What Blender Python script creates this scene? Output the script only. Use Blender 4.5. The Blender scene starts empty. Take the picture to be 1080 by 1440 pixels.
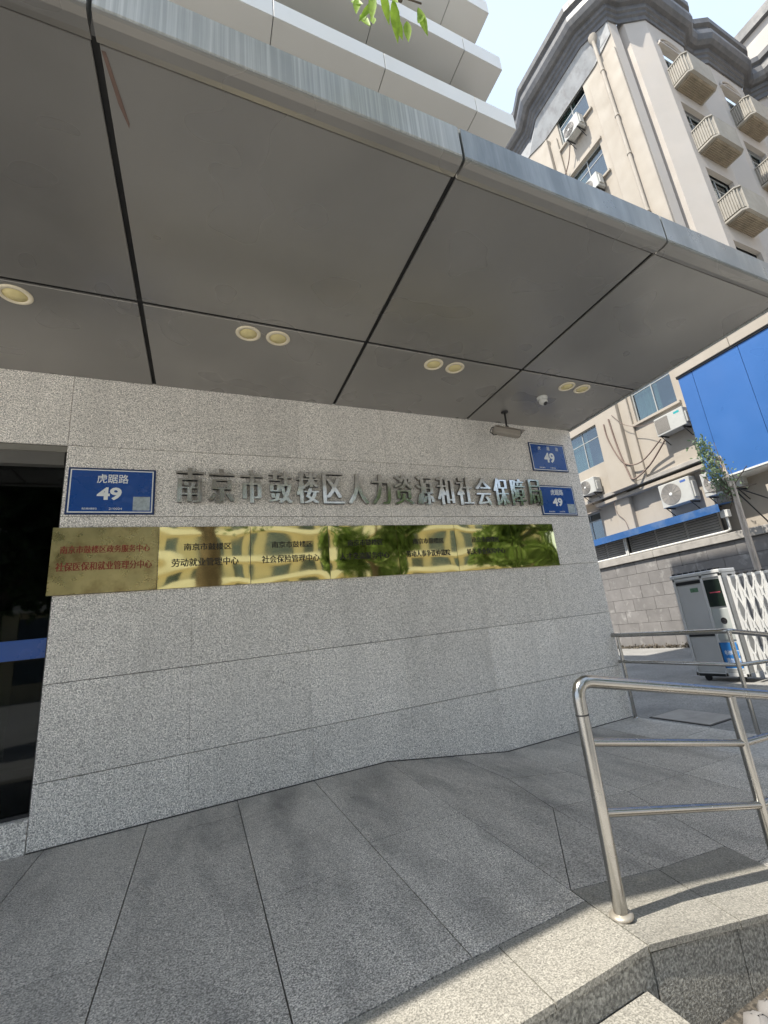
import bpy, math, random
from mathutils import Vector, Matrix
random.seed(7)
S = bpy.context.scene
COL = S.collection
# ------------------------------------------------------------------ camera
cam = bpy.data.cameras.new("camera")
co = bpy.data.objects.new("camera", cam); COL.objects.link(co); S.camera = co
cam.sensor_fit = 'VERTICAL'; cam.sensor_height = 24.0; cam.lens = 24.0 * 631.7165 / 1440
cam.shift_x = -0.03733; cam.shift_y = -0.00988
cam.clip_start = 0.05; cam.clip_end = 2000
r_ = Vector((0.89908909, -0.42205088, -0.11624053))
d_ = Vector((0.01385451, 0.29283148, -0.95606369))
f_ = Vector((0.43754641, 0.85797597, 0.2691289))
M = Matrix((r_, -d_, -f_)).transposed().to_4x4(); M.translation = Vector((0, -5.776, 1.5))
co.matrix_world = M
# ------------------------------------------------------------------ light
TO_SUN = Vector((-0.52, -0.052, 0.852)).normalized()
W = bpy.data.worlds.new("World"); S.world = W; W.use_nodes = True
wn = W.node_tree.nodes; wl = W.node_tree.links; wn.clear()
wo = wn.new('ShaderNodeOutputWorld'); bg = wn.new('ShaderNodeBackground'); bg.inputs[1].default_value = 0.13
sky = wn.new('ShaderNodeTexSky'); sky.sky_type = 'NISHITA'; sky.sun_disc = False
sky.sun_elevation = math.asin(TO_SUN.z); sky.sun_rotation = math.atan2(TO_SUN.x, TO_SUN.y)
sky.air_density = 1.0; sky.dust_density = 2.5; sky.ozone_density = 1.2
tc = wn.new('ShaderNodeTexCoord'); mp = wn.new('ShaderNodeMapping'); mp.inputs['Scale'].default_value = (1.2, 2.6, 3.5)
nz = wn.new('ShaderNodeTexNoise'); nz.inputs['Scale'].default_value = 1.6; nz.inputs['Detail'].default_value = 7; nz.inputs['Roughness'].default_value = .6
cr = wn.new('ShaderNodeValToRGB'); cr.color_ramp.elements[0].position = .42; cr.color_ramp.elements[1].position = .72
cr.color_ramp.elements[0].color = (.84,.84,.84,1); cr.color_ramp.elements[1].color = (1,1,1,1)
mx = wn.new('ShaderNodeMixRGB'); mx.inputs[2].default_value = (1.75, 2.12, 2.65, 1)
wl.new(tc.outputs['Generated'], mp.inputs[0]); wl.new(mp.outputs[0], nz.inputs['Vector']); wl.new(nz.outputs[0], cr.inputs[0])
wl.new(cr.outputs[0], mx.inputs[0]); wl.new(sky.outputs[0], mx.inputs[1]); wl.new(mx.outputs[0], bg.inputs[0]); wl.new(bg.outputs[0], wo.inputs[0])
sl = bpy.data.lights.new("sun", 'SUN'); sl.energy = 2.1; sl.angle = math.radians(0.6); sl.color = (1.0, .94, .83)
so = bpy.data.objects.new("sun", sl); COL.objects.link(so); so.rotation_euler = TO_SUN.to_track_quat('Z', 'Y').to_euler(); so.location = (-20, -5, 40)
S.view_settings.view_transform = 'Standard'; S.view_settings.look = 'None'; S.view_settings.gamma = 1; S.view_settings.exposure = 1.95
S.view_settings.use_curve_mapping = False
S.render.engine = 'CYCLES'; S.cycles.use_denoising = True; S.cycles.max_bounces = 8; S.cycles.sample_clamp_indirect = 8
# ------------------------------------------------------------------ materials
MC = {}
def surf(name, col, rough=.6, metal=0., var=.12, vs=1.5, speck=None, bump=0., bs=40., rand=0., streak=None, spec=.5, trans=0., stretch=(1,1,1), patches=None, coat=0.):
    if name in MC: return MC[name]
    m = bpy.data.materials.new(name); m.use_nodes = True; n = m.node_tree.nodes; l = m.node_tree.links
    b = n['Principled BSDF']; b.inputs['Roughness'].default_value = rough; b.inputs['Metallic'].default_value = metal
    b.inputs['Specular IOR Level'].default_value = spec; b.inputs['Coat Weight'].default_value = coat
    g = n.new('ShaderNodeNewGeometry'); mpn = n.new('ShaderNodeMapping'); mpn.inputs['Scale'].default_value = stretch
    l.new(g.outputs['Position'], mpn.inputs[0]); P = mpn.outputs[0]
    def noise(sc, det=4, ro=.55, src=P):
        t = n.new('ShaderNodeTexNoise'); t.inputs['Scale'].default_value = sc; t.inputs['Detail'].default_value = det; t.inputs['Roughness'].default_value = ro
        l.new(src, t.inputs['Vector']); return t.outputs[0]
    def ramp(src, stops):
        r = n.new('ShaderNodeValToRGB'); e = r.color_ramp.elements
        while len(e) < len(stops): e.new(.5)
        for q, (p, c) in zip(e, stops):
            q.position = p; q.color = c if len(c) == 4 else (*c, 1)
        l.new(src, r.inputs[0]); return r.outputs[0]
    def mul(a, bb, fac=1., mode='MULTIPLY'):
        x = n.new('ShaderNodeMixRGB'); x.blend_type = mode
        if isinstance(fac, float): x.inputs[0].default_value = fac
        else: l.new(fac, x.inputs[0])
        l.new(a, x.inputs[1]) if not isinstance(a, tuple) else setattr(x.inputs[1], 'default_value', a)
        l.new(bb, x.inputs[2]) if not isinstance(bb, tuple) else setattr(x.inputs[2], 'default_value', bb)
        return x.outputs[0]
    lo, hi = 1 - var, 1 + var
    c = mul((*col, 1), ramp(noise(vs, 6), [(.3, (lo,)*3), (.7, (hi,)*3)]))
    if speck:                                   # (scale, dark, light, strength)
        sc, dk, lt = speck
        a = ramp(noise(sc, 2, .5, g.outputs['Position']), [(.36, (dk,)*3), (.5, (1., 1., 1.)), (.64, (lt,)*3)])
        c = mul(c, a)
        v = n.new('ShaderNodeTexVoronoi'); v.inputs['Scale'].default_value = sc * .9; l.new(g.outputs['Position'], v.inputs['Vector'])
        hs = n.new('ShaderNodeSeparateColor'); l.new(v.outputs['Color'], hs.inputs[0])
        c = mul(c, ramp(hs.outputs[0], [(0., (dk,)*3), (.28, (.97,)*3), (1., (lt,)*3)]), .75)
    if patches:                                 # (scale, lo, hi, colour, strength)
        ps, p0, p1, pc, pf = patches[:5]
        k = ramp(noise(ps, patches[5] if len(patches) > 5 else 8, .62), [(p0, (0, 0, 0)), (p1, (pf,)*3)])
        c = mul(c, (*pc, 1), k, 'MIX')
    if streak:                                  # vertical streaks (scale_x, colour, strength)
        sx, sc_, sf = streak
        m2 = n.new('ShaderNodeMapping'); m2.inputs['Scale'].default_value = (sx, sx, .35); l.new(g.outputs['Position'], m2.inputs[0])
        k = ramp(noise(1., 5, .7, m2.outputs[0]), [(.45, (0, 0, 0)), (.75, (sf,)*3)])
        c = mul(c, (*sc_, 1), k, 'MIX')
    if rand:
        oi = n.new('ShaderNodeObjectInfo'); c = mul(c, ramp(oi.outputs['Random'], [(0, (1-rand,)*3), (1, (1+rand,)*3)]))
    l.new(c, b.inputs['Base Color'])
    rr = ramp(noise(vs * 3, 4 if vs > .6 else 1), [(.3, (max(0, rough*.8),)*3), (.7, (min(1, rough*1.2),)*3)]); l.new(rr, b.inputs['Roughness'])
    if bump:
        bn = n.new('ShaderNodeBump'); bn.inputs['Strength'].default_value = bump; bn.inputs['Distance'].default_value = .02
        l.new(noise(bs, 4 if bs > 2 else 0), bn.inputs['Height']); l.new(bn.outputs[0], b.inputs['Normal'])
    if trans:
        tr = n.new('ShaderNodeBsdfTranslucent'); l.new(c, tr.inputs[0]); ms = n.new('ShaderNodeMixShader'); ms.inputs[0].default_value = trans
        l.new(b.outputs[0], ms.inputs[1]); l.new(tr.outputs[0], ms.inputs[2]); l.new(ms.outputs[0], n['Material Output'].inputs[0])
    MC[name] = m; return m
def glass(name, tint=(.35,.45,.45), dens=.5, rough=.02, ior=1.6):
    if name in MC: return MC[name]
    m = bpy.data.materials.new(name); m.use_nodes = True; n = m.node_tree.nodes; l = m.node_tree.links; n.remove(n['Principled BSDF'])
    t = n.new('ShaderNodeBsdfTransparent'); t.inputs[0].default_value = (*[x*(1-dens) for x in tint], 1)
    g = n.new('ShaderNodeBsdfGlossy'); g.inputs['Roughness'].default_value = rough; g.inputs[0].default_value = (.9, .95, 1, 1)
    fr = n.new('ShaderNodeFresnel'); gb = n.new('ShaderNodeNewGeometry'); mr = n.new('ShaderNodeMapRange'); mr.inputs['To Min'].default_value = ior; mr.inputs['To Max'].default_value = 1/ior; l.new(gb.outputs['Backfacing'], mr.inputs['Value']); l.new(mr.outputs[0], fr.inputs[0])
    ge = n.new('ShaderNodeNewGeometry'); nt = n.new('ShaderNodeTexNoise'); nt.inputs['Scale'].default_value = 1.2
    bp = n.new('ShaderNodeBump'); bp.inputs['Strength'].default_value = .04; l.new(ge.outputs['Position'], nt.inputs['Vector']); l.new(nt.outputs[0], bp.inputs['Height'])
    l.new(bp.outputs[0], g.inputs['Normal'])
    s = n.new('ShaderNodeMixShader'); l.new(fr.outputs[0], s.inputs[0]); l.new(t.outputs[0], s.inputs[1]); l.new(g.outputs[0], s.inputs[2])
    l.new(s.outputs[0], n['Material Output'].inputs[0]); MC[name] = m; return m
GRAN = surf('granite_wall', (.70, .67, .63), .5, var=.06, vs=.9, speck=(92, .45, 1.4), bump=.03, bs=160, rand=.07, streak=(5, (.40,.39,.365), .3), patches=(1.3, .55, .8, (.30,.30,.29), .35))
PAVE = surf('granite_paving', (.41, .385, .35), .55, var=.12, vs=.9, speck=(120, .45, 1.6), bump=.04, bs=140, rand=.14, patches=(1.3, .48, .72, (.13,.128,.122), .7), stretch=(1.5,.45,1))
BORD = surf('granite_border', (.265, .252, .222), .6, var=.1, vs=1.4, speck=(125, .62, 1.3), bump=.05, bs=140, rand=.05, patches=(1.6, .52, .8, (.22,.20,.17), .4))
ROUGHG = surf('hammered_granite', (.25, .24, .215), .75, var=.2, vs=2, speck=(90, .6, 1.5), bump=.4, bs=90)
GROUT = surf('dark_joint', (.17, .165, .155), .9)
PANEL = surf('grey_aluminium_panel', (.25, .242, .23), .3, metal=.4, var=.1, vs=.55, rand=.07, patches=(.7, .4, .8, (.34,.325,.305), .6, 1), streak=None)
FASCS = surf('shaded_fascia', (.17, .19, .20), .32, metal=.4, var=.1, vs=.9, streak=(3.2, (.50,.52,.53), .55))  # shade painted into the right fascia panels, pale streaks for stripes of light
FASC = surf('sunlit_dusty_fascia', (.31, .325, .325), .42, metal=.35, var=.12, vs=.9, streak=(46, (.62,.63,.62), .8), patches=(1.1, .5, .7, (.42,.43,.43), .4, 2))  # dust streaks on a base lightened to paint sun on the left panels
BLACK = surf('black_rubber_joint', (.012, .012, .013), .7)
STEEL = surf('stainless_tube', (.40, .39, .37), .24, metal=1., var=.06, vs=4, bump=.03, bs=30)
LETTER = surf('polished_letter_steel', (.72, .71, .68), .13, metal=1., var=.1, vs=8, bump=.05, bs=9)
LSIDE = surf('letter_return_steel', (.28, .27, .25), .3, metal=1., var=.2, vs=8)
BRASS = surf('polished_brass', (.90, .79, .40), .045, metal=1., var=.05, vs=3, bump=.2, bs=1.9, stretch=(1, 1, 1.8))
BRASSD = surf('tarnished_brass', (.52, .44, .22), .3, metal=1., var=.2, vs=3, bump=.08, bs=6, patches=(3.2, .5, .72, (.17,.10,.035), .75))
SIGNB = surf('sign_blue', (.011, .068, .29), .28, var=.04, coat=.3)
SIGNE = surf('sign_blue_edge', (.006, .03, .12), .4, var=.05)
WHITE = surf('white_print', (.78, .80, .80), .5, var=.03)
REDP = surf('red_paint', (.22, .03, .012), .5, var=.1)
BLKP = surf('black_paint', (.015, .013, .008), .5, var=.1)
CREAM = surf('cream_render', (.37, .33, .28), .85, var=.07, vs=.5, bump=.1, bs=8, patches=(.8, .5, .8, (.33,.295,.255), .5), streak=(2.2, (.30,.26,.22), .3))
PINK = surf('pale_render', (.43, .395, .36), .85, var=.06, vs=.4, bump=.1, bs=8, patches=(.5, .5, .8, (.50,.44,.38), .4), streak=(1.8, (.45,.40,.35), .35))
GREYR = surf('grey_plaster', (.33, .335, .34), .9, var=.12, vs=1.5, bump=.15, bs=6, patches=(2.5, .5, .65, (.22,.21,.21), .6))
SHEET = surf('white_sheet_cladding', (.70, .69, .66), .5, var=.04, vs=.6, rand=.03)
SHEETD = surf('grey_sheet_cladding', (.22, .22, .22), .5, var=.06, vs=.6)
GUTTER = surf('dark_cornice', (.085, .085, .09), .5, var=.25, vs=1.1, bump=.2, bs=5, streak=(5, (.17,.16,.15), .5))
CONC = surf('concrete', (.33, .31, .285), .9, var=.15, vs=2, bump=.3, bs=20, patches=(2.2, .5, .75, (.15,.14,.13), .6))
BLOCK = surf('painted_block', (.19, .18, .175), .8, var=.12, vs=2.2, bump=.3, bs=14, rand=.09, patches=(2.6, .56, .72, (.45,.44,.42), .5))
MORT = surf('mortar', (.10, .095, .09), .95)
ASPH = surf('driveway_concrete', (.24, .235, .225), .9, var=.16, vs=.7, speck=(50, .75, 1.2), bump=.25, bs=60, patches=(.8, .5, .7, (.15,.148,.145), .6))
STREET = surf('street_concrete', (.38, .37, .35), .9, var=.2, vs=1.2, speck=(60, .7, 1.4), bump=.3, bs=80)
SIDEW = surf('sidewalk_blocks', (.47, .45, .42), .85, var=.12, speck=(50, .8, 1.2), bump=.2, bs=40)
BLUEM = surf('blue_cladding', (.045, .14, .38), .33, var=.05, vs=.4, metal=.15, rand=.02)
BLUEA = surf('blue_roof_sheet', (.022, .09, .26), .5, var=.15, vs=1.2, patches=(1.5, .5, .7, (.16,.22,.32), .5))
ACW = surf('white_plastic', (.42, .42, .40), .5, var=.06, vs=3, patches=(4, .55, .8, (.48,.45,.40), .4))
ACG = surf('grey_grille', (.26, .24, .22), .6, var=.1)
DARKM = surf('dark_metal', (.03, .03, .032), .5, metal=.3)
FRAME = surf('window_frame_grey', (.33, .34, .34), .45, var=.05)
LIGHTF = surf('light_frame', (.62, .62, .60), .5, var=.05)
CURT = surf('pale_curtain', (.55, .64, .60), .9, var=.18, vs=1.2, stretch=(7, 7, .3))
DARKI = surf('dark_interior', (.03, .032, .035), .9)
RIB = surf('ribbed_balcony', (.29, .27, .235), .8, var=.1, vs=1.5, patches=(2, .5, .8, (.42,.38,.32), .4))
LOUV = surf('brown_louvre', (.27, .225, .165), .8, var=.25, vs=3)
GLASSW = glass('window_glass', (.6, .7, .7), .15, ior=2.3)
GLASSD = glass('door_glass', (.5, .55, .52), .5, ior=1.33)
LENSM = surf('lamp_diffuser', (.70, .60, .30), .5, var=.04)
LRIM = surf('lamp_rim', (.74, .66, .50), .4, var=.04)
ALU = surf('aluminium', (.66, .66, .65), .4, metal=.2, var=.05)
ALUG = surf('gate_grey_panel', (.56, .56, .55), .4, metal=.2, var=.05)
LEAFY = surf('fresh_leaf', (.30, .46, .06), .5, var=.2, vs=30, trans=.5)
LEAFD = surf('dark_leaf', (.055, .105, .03), .55, var=.35, vs=2.5, trans=.3)
LEAFM = surf('mid_leaf', (.10, .17, .045), .55, var=.3, vs=2.5, trans=.35)
LEAFG = surf('dusty_leaf', (.16, .22, .12), .6, var=.3, vs=9, trans=.25)
BARK = surf('bark', (.13, .10, .075), .9, var=.3, vs=4, bump=.6, bs=14, stretch=(3, 3, .6))
POLEM = surf('weathered_pole', (.48, .42, .36), .85, var=.25, vs=5, bump=.3, bs=14, stretch=(3, 3, .5))
FACO = surf('opposite_render', (.62, .54, .36), .8, var=.06, vs=.4)
SCREEN = surf('gate_display', (.012, .02, .015), .2, var=.1)
def emis(name, col, st):
    m = bpy.data.materials.new(name); m.use_nodes = True; b = m.node_tree.nodes['Principled BSDF']
    b.inputs['Base Color'].default_value = (*col, 1); b.inputs['Emission Color'].default_value = (*col, 1); b.inputs['Emission Strength'].default_value = st; return m
REDL = emis('red_led', (.35, .05, .08), .05)
# ------------------------------------------------------------------ mesh helpers
class MB:
    def __init__(s): s.v = []; s.f = []; s.sm = []
    def add(s, vs, fs, smooth=False):
        k = len(s.v); s.v += [tuple(x) for x in vs]; s.f += [tuple(i + k for i in f) for f in fs]; s.sm += [smooth] * len(fs); return s
    def box(s, a, b, bev=0.):
        x0, y0, z0 = [min(p, q) for p, q in zip(a, b)]; x1, y1, z1 = [max(p, q) for p, q in zip(a, b)]
        if bev <= 0:
            return s.add([(x0,y0,z0),(x1,y0,z0),(x1,y1,z0),(x0,y1,z0),(x0,y0,z1),(x1,y0,z1),(x1,y1,z1),(x0,y1,z1)],
                     [(0,3,2,1),(4,5,6,7),(0,1,5,4),(1,2,6,5),(2,3,7,6),(3,0,4,7)])
        import itertools
        B = min(bev, (x1-x0)/2.01, (y1-y0)/2.01, (z1-z0)/2.01); vs = []; idx = {}
        for sx, sy, sz in itertools.product((0, 1), repeat=3):
            X = (x0, x1)[sx]; Y = (y0, y1)[sy]; Z = (z0, z1)[sz]; ix = B if sx == 0 else -B; iy = B if sy == 0 else -B; iz = B if sz == 0 else -B
            idx[sx,sy,sz,0] = len(vs); vs.append((X, Y+iy, Z+iz)); idx[sx,sy,sz,1] = len(vs); vs.append((X+ix, Y, Z+iz)); idx[sx,sy,sz,2] = len(vs); vs.append((X+ix, Y+iy, Z))
        F = []
        for ax in range(3):
            for sd in (0, 1):
                q = []
                for p in ((0,0),(1,0),(1,1),(0,1)):
                    k = list(p); k.insert(ax, sd); q.append(idx[k[0],k[1],k[2],ax])
                if (sd == 0) != (ax == 1): q.reverse()
                F.append(q)
            a1, a2 = [i for i in range(3) if i != ax]
            for s1 in (0, 1):
                for s2 in (0, 1):
                    k0 = [0]*3; k0[a1] = s1; k0[a2] = s2; k1 = k0[:]; k0[ax] = 0; k1[ax] = 1
                    F.append([idx[(*k0, a1)], idx[(*k0, a2)], idx[(*k1, a2)], idx[(*k1, a1)]])
        for c in itertools.product((0, 1), repeat=3): F.append([idx[(*c, 0)], idx[(*c, 1)], idx[(*c, 2)]])
        s.add(vs, F); s.fix = True; return s
    def prism(s, poly, z0, z1):                 # z0/z1 numbers or functions of (x, y)
        g0 = z0 if callable(z0) else (lambda x, y: z0); g1 = z1 if callable(z1) else (lambda x, y: z1); n = len(poly)
        vs = [(x, y, g0(x, y)) for x, y in poly] + [(x, y, g1(x, y)) for x, y in poly]
        s.fix = True
        return s.add(vs, [tuple(range(n-1, -1, -1)), tuple(range(n, 2*n))] + [(i, (i+1) % n, n+(i+1) % n, n+i) for i in range(n)])
    def tube(s, pts, r, n=10, caps=True):
        pts = [Vector(p) for p in pts]; rr = r if isinstance(r, (list, tuple)) else [r]*len(pts); rings = []; up = None
        for i, p in enumerate(pts):
            a = pts[max(0, i-1)]; b = pts[min(len(pts)-1, i+1)]; d = (b-a).normalized()
            if up is None: up = d.orthogonal().normalized()
            up = (up - d*up.dot(d)); up = up.normalized() if up.length > 1e-6 else d.orthogonal().normalized(); w = d.cross(up)
            rings.append([p + (up*math.cos(t) + w*math.sin(t))*rr[i] for t in [2*math.pi*j/n for j in range(n)]])
        vs = [v for R in rings for v in R]; fs = []
        for i in range(len(pts)-1):
            for j in range(n): fs.append((i*n+j, i*n+(j+1) % n, (i+1)*n+(j+1) % n, (i+1)*n+j))
        s.add(vs, fs, True)
        if caps: s.add(rings[0], [tuple(range(n-1, -1, -1))]); s.add(rings[-1], [tuple(range(n))])
        return s
    def lathe(s, c, ax, prof, n=24):            # prof: (radius, along)
        c = Vector(c); ax = Vector(ax).normalized(); u = ax.orthogonal().normalized(); w = ax.cross(u)
        vs = [c + ax*h + (u*math.cos(2*math.pi*j/n) + w*math.sin(2*math.pi*j/n))*r for r, h in prof for j in range(n)]
        fs = [(i*n+j, i*n+(j+1) % n, (i+1)*n+(j+1) % n, (i+1)*n+j) for i in range(len(prof)-1) for j in range(n)]
        s.add(vs, fs, True); s.add(vs[:n], [tuple(range(n-1, -1, -1))]); s.add(vs[-n:], [tuple(range(n))]); s.fix = True
        return s
    def xf(s, mat): s.v = [tuple(mat @ Vector(p)) for p in s.v]; return s
def mesh_from(name, mb, m, org):
    me = bpy.data.meshes.new(name); me.from_pydata([(x-org[0], y-org[1], z-org[2]) for x, y, z in mb.v], [], mb.f)
    me.polygons.foreach_set('use_smooth', mb.sm)
    if getattr(mb, 'fix', False):
        import bmesh
        b = bmesh.new(); b.from_mesh(me); bmesh.ops.recalc_face_normals(b, faces=b.faces); b.to_mesh(b and me); b.free()
    if m: me.materials.append(m)
    me.update(); return me
WL = {}
def wloc(o): return WL.get(o.name, Vector((0, 0, 0)))
def tag(o, label=None, cat=None, group=None, kind=None):
    for k, v in (('label', label), ('category', cat), ('group', group), ('kind', kind)):
        if v: o[k] = v
    return o
def thing(name, loc, label, cat, group=None):
    o = bpy.data.objects.new(name, None); COL.objects.link(o); o.location = loc; o.empty_display_size = .2; WL[o.name] = Vector(loc)
    return tag(o, label, cat, group)
def obj(name, mb, m, parent=None, label=None, cat=None, group=None, kind=None, org=None):
    if org is None:
        xs, ys, zs = zip(*mb.v); org = ((min(xs)+max(xs))/2, (min(ys)+max(ys))/2, min(zs))
    me = mesh_from(name, mb, m, org); o = bpy.data.objects.new(name, me); COL.objects.link(o); WL[o.name] = Vector(org)
    if parent: o.parent = parent; o.location = Vector(org) - wloc(parent)
    else: o.location = org
    return tag(o, label, cat, group, kind)
def inst(o, name, loc, parent=None):            # a piece sharing another piece's mesh (world location)
    c = bpy.data.objects.new(name, o.data); COL.objects.link(c); WL[c.name] = Vector(loc)
    if parent: c.parent = parent; c.location = Vector(loc) - wloc(parent)
    else: c.location = loc
    return c
def copytree(o, delta, parent=None, label=None):
    c = o.copy(); COL.objects.link(c); WL[c.name] = wloc(o) + Vector(delta)
    if parent: c.parent = parent
    else: c.location = Vector(o.location) + Vector(delta)
    for ch in list(o.children): copytree(ch, delta, c)
    if label: c['label'] = label
    return c
def B(a, b, bev=0.): return MB().box(a, b, bev)
# text -> mesh data in local XZ plane (facing -Y), width-fitted
def text_mb(txt, w, h, depth=.004, bold=0., thick=0., center=True):
    cu = bpy.data.curves.new('t', 'FONT'); cu.body = txt; cu.size = 1; cu.extrude = .0; cu.offset = bold; cu.resolution_u = 3; cu.fill_mode = 'FRONT'
    cu.extrude = .5
    cu.fill_mode = 'BOTH'
    to = bpy.data.objects.new('t', cu); COL.objects.link(to); bpy.context.view_layer.update()
    me = bpy.data.meshes.new_from_object(to.evaluated_get(bpy.context.evaluated_depsgraph_get()))
    vs = [v.co.copy() for v in me.vertices]; fs = [tuple(p.vertices) for p in me.polygons]
    bpy.data.objects.remove(to); bpy.data.meshes.remove(me); bpy.data.curves.remove(cu)
    xs = [v.x for v in vs]; ys = [v.y for v in vs]; sx = w/(max(xs)-min(xs)) if w else h/(max(ys)-min(ys)); sy = h/(max(ys)-min(ys)) if h else sx
    cx = (max(xs)+min(xs))/2; cy = (max(ys)+min(ys))/2; mb = MB(); k = [0.] if not thick else [-thick, -thick*.33, thick*.33, thick]
    for i, dx in enumerate(k):
        e = .0004*i
        mb.add([((v.x-cx)*sx + dx, -(v.z+.5)*(depth+e), (v.y-cy)*sy) for v in vs], fs)
    mb.fix = False; return mb
def put_text(name, txt, w, h, loc, m, parent, depth=.003, bold=0., thick=0., mat=None, **k):
    mb = text_mb(txt, w, h, depth, bold, thick)
    if mat is not None: mb.xf(mat)
    mb.xf(Matrix.Translation(loc)); return obj(name, mb, m, parent, org=tuple(loc), **k)
# leaves: list of (pos, size) quads
def leaf_mb(pts, size, rng, mb=None, asp=.55):
    mb = mb or MB()
    for p in pts:
        s = size*rng.uniform(.6, 1.3); q = Vector((rng.gauss(0, 1), rng.gauss(0, 1), rng.gauss(0, .6))).normalized(); u = q.orthogonal().normalized()
        u.rotate(Matrix.Rotation(rng.uniform(0, 6.28), 3, q)); w = q.cross(u); p = Vector(p)
        mb.add([p-u*s, p-w*s*asp+q*s*.15, p+u*s, p+w*s*asp+q*s*.15], [(0, 1, 2, 3)])
    return mb
def tree(base, h, cr, label, lm, seed, n=5000, ls=.13, tr=.16, cat='tree', group=None, crown=None):
    g = random.Random(seed); t = thing('street_tree', base, label, cat, group); b = Vector(base); mb = MB()
    top = b + Vector((g.uniform(-.5, .5), g.uniform(-.5, .5), h*.6)); mb.tube([b, b.lerp(top, .35)+Vector((.08, .05, 0)), b.lerp(top, .7), top], [tr*1.25, tr, tr*.8, tr*.5], 10)
    cl = crown or []
    if not crown:
        for i in range(16):
            a = g.uniform(0, 6.28); rr = cr*math.sqrt(g.random())*.8; cl.append((b + Vector((rr*math.cos(a), rr*math.sin(a), h*g.uniform(.48, .98))), cr*g.uniform(.25, .42)))
    for c, r in cl[:9]:
        st = b.lerp(top, g.uniform(.55, 1)); c = Vector(c); mb.tube([st, st.lerp(c, .5)+Vector((0, 0, .25)), c], [tr*.4, tr*.25, .02], 6)
    obj('trunk', mb, BARK, t); pts = []
    for i in range(n):
        c, r = cl[i % len(cl)]; d = Vector((g.gauss(0, 1), g.gauss(0, 1), g.gauss(0, .8))).normalized()*r*(g.random()**.4); pts.append(Vector(c)+d)
    obj('crown', leaf_mb(pts, ls, g), lm, t); return t

# ================================================================== SETTING
GZ = -.45
obj('ground', MB().add([(-300,-300,GZ),(300,-300,GZ),(300,300,GZ),(-300,300,GZ)], [(0,1,2,3)]), STREET, kind='structure', org=(0,0,GZ))
dv = MB().prism([(6.25,-3.95),(34,-3.95),(34,80),(6.25,80)], -.6, -.27)
obj('driveway', dv, ASPH, kind='structure')
obj('street_pavement', MB().prism([(-40,-9.3),(40,-9.3),(40,-4.6),(6.25,-3.96),(1.8,-4.2),(-40,-4.9)], -.6, -.435), SIDEW, kind='structure')
# --- landing, ramp and lower paving, stone by stone
L1 = [(2.05,0),(1.88,-3.33),(1.85,-3.85)]; L2 = [(3.78,0),(3.75,-2.05),(3.4,-3.2),(3.3,-3.88)]
def xa(L, y):
    for (x0,y0),(x1,y1) in zip(L, L[1:]):
        if y <= y0 and y >= y1: return x0+(x1-x0)*(y0-y)/(y0-y1)
    return L[0][0] if y > 0 else L[-1][0]
def zr(x, y):
    a, b = xa(L1, y), xa(L2, y); t = min(1, max(0, (x-a)/(b-a))); return -.25*t
pav = obj('paved_landing', MB().prism([(-7,.35),(-7,-3.82),(1.83,-3.82),(1.87,-3.33),(2.05,0.0),(2.05,.1)], -.44, -.032), GROUT, kind='structure')
ramp = obj('paved_ramp', MB().prism([(2.05,.0),(1.87,-3.33),(1.83,-3.82),(3.3,-3.86),(3.4,-3.2),(3.75,-2.05),(3.78,0)], -.44, lambda x, y: zr(x, y)-.032), GROUT, kind='structure')
low = obj('lower_paving', MB().prism([(3.78,0),(3.75,-2.05),(3.4,-3.2),(3.3,-3.86),(6.22,-3.9),(6.22,.0)], -.5, -.282), GROUT, kind='structure')
rg = random.Random(3)
def stone(poly, par, m=None, th=.03, name='paving_stone', gap=.0036):
    cx = sum(p[0] for p in poly)/len(poly); cy = sum(p[1] for p in poly)/len(poly); q = []
    n = len(poly)
    for i, (x, y) in enumerate(poly):                      # inset along edge normals
        px, py = poly[i-1]; nx, ny = poly[(i+1) % n]
        def nrm(ax, ay, bx, by):
            dx, dy = bx-ax, by-ay; L = math.hypot(dx, dy) or 1; u, v = -dy/L, dx/L
            if (cx-ax)*u+(cy-ay)*v < 0: u, v = -u, -v
            return u, v
        a = nrm(px, py, x, y); b = nrm(x, y, nx, ny); d = 1+a[0]*b[0]+a[1]*b[1]; k = gap/max(d, .3)
        q.append((x+(a[0]+b[0])*k, y+(a[1]+b[1])*k))
    j = rg.uniform(-.0012, .0012); h = lambda x, y: zr(x, y)+j
    return obj(name, MB().prism(q, lambda x, y: h(x, y)-th, h), m or PAVE, par)
xs = [-7,-6.04,-5.24,-4.44,-3.64,-2.84,-2.04,-1.24,-.44,.36,1.16]
for i, x0 in enumerate(xs):
    ys = [0,-.47,-1.95,-3.45] if i % 2 == 0 else [0,-.62,-2.25,-3.45]
    for ya, yb in zip(ys, ys[1:]):
        x1 = xs[i+1] if i+1 < len(xs) else None
        if x1 is None: poly = [(x0,ya),(xa(L1,ya),ya),(xa(L1,yb),yb),(x0,yb)]
        else: poly = [(x0,ya),(x1,ya),(x1,yb),(x0,yb)]
        if i+1 == len(xs) and yb < -3.33: poly = [(x0,ya),(xa(L1,ya),ya),(1.88,-3.33),(xa(L1,-3.45),-3.45),(x0,yb)]
        stone(poly, pav)
for x0, x1 in [(-7,-5.3),(-5.3,-3.6),(-3.6,-1.9),(-1.9,-.3),(-.3,1.3)]: stone([(x0,-3.45),(x1,-3.45),(x1,-3.865),(x0,-3.865)], pav, BORD, .028, 'border_stone')
stone([(1.3,-3.45),(1.872,-3.45),(1.85,-3.865),(1.3,-3.865)], pav, BORD, .028, 'border_stone')
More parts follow.
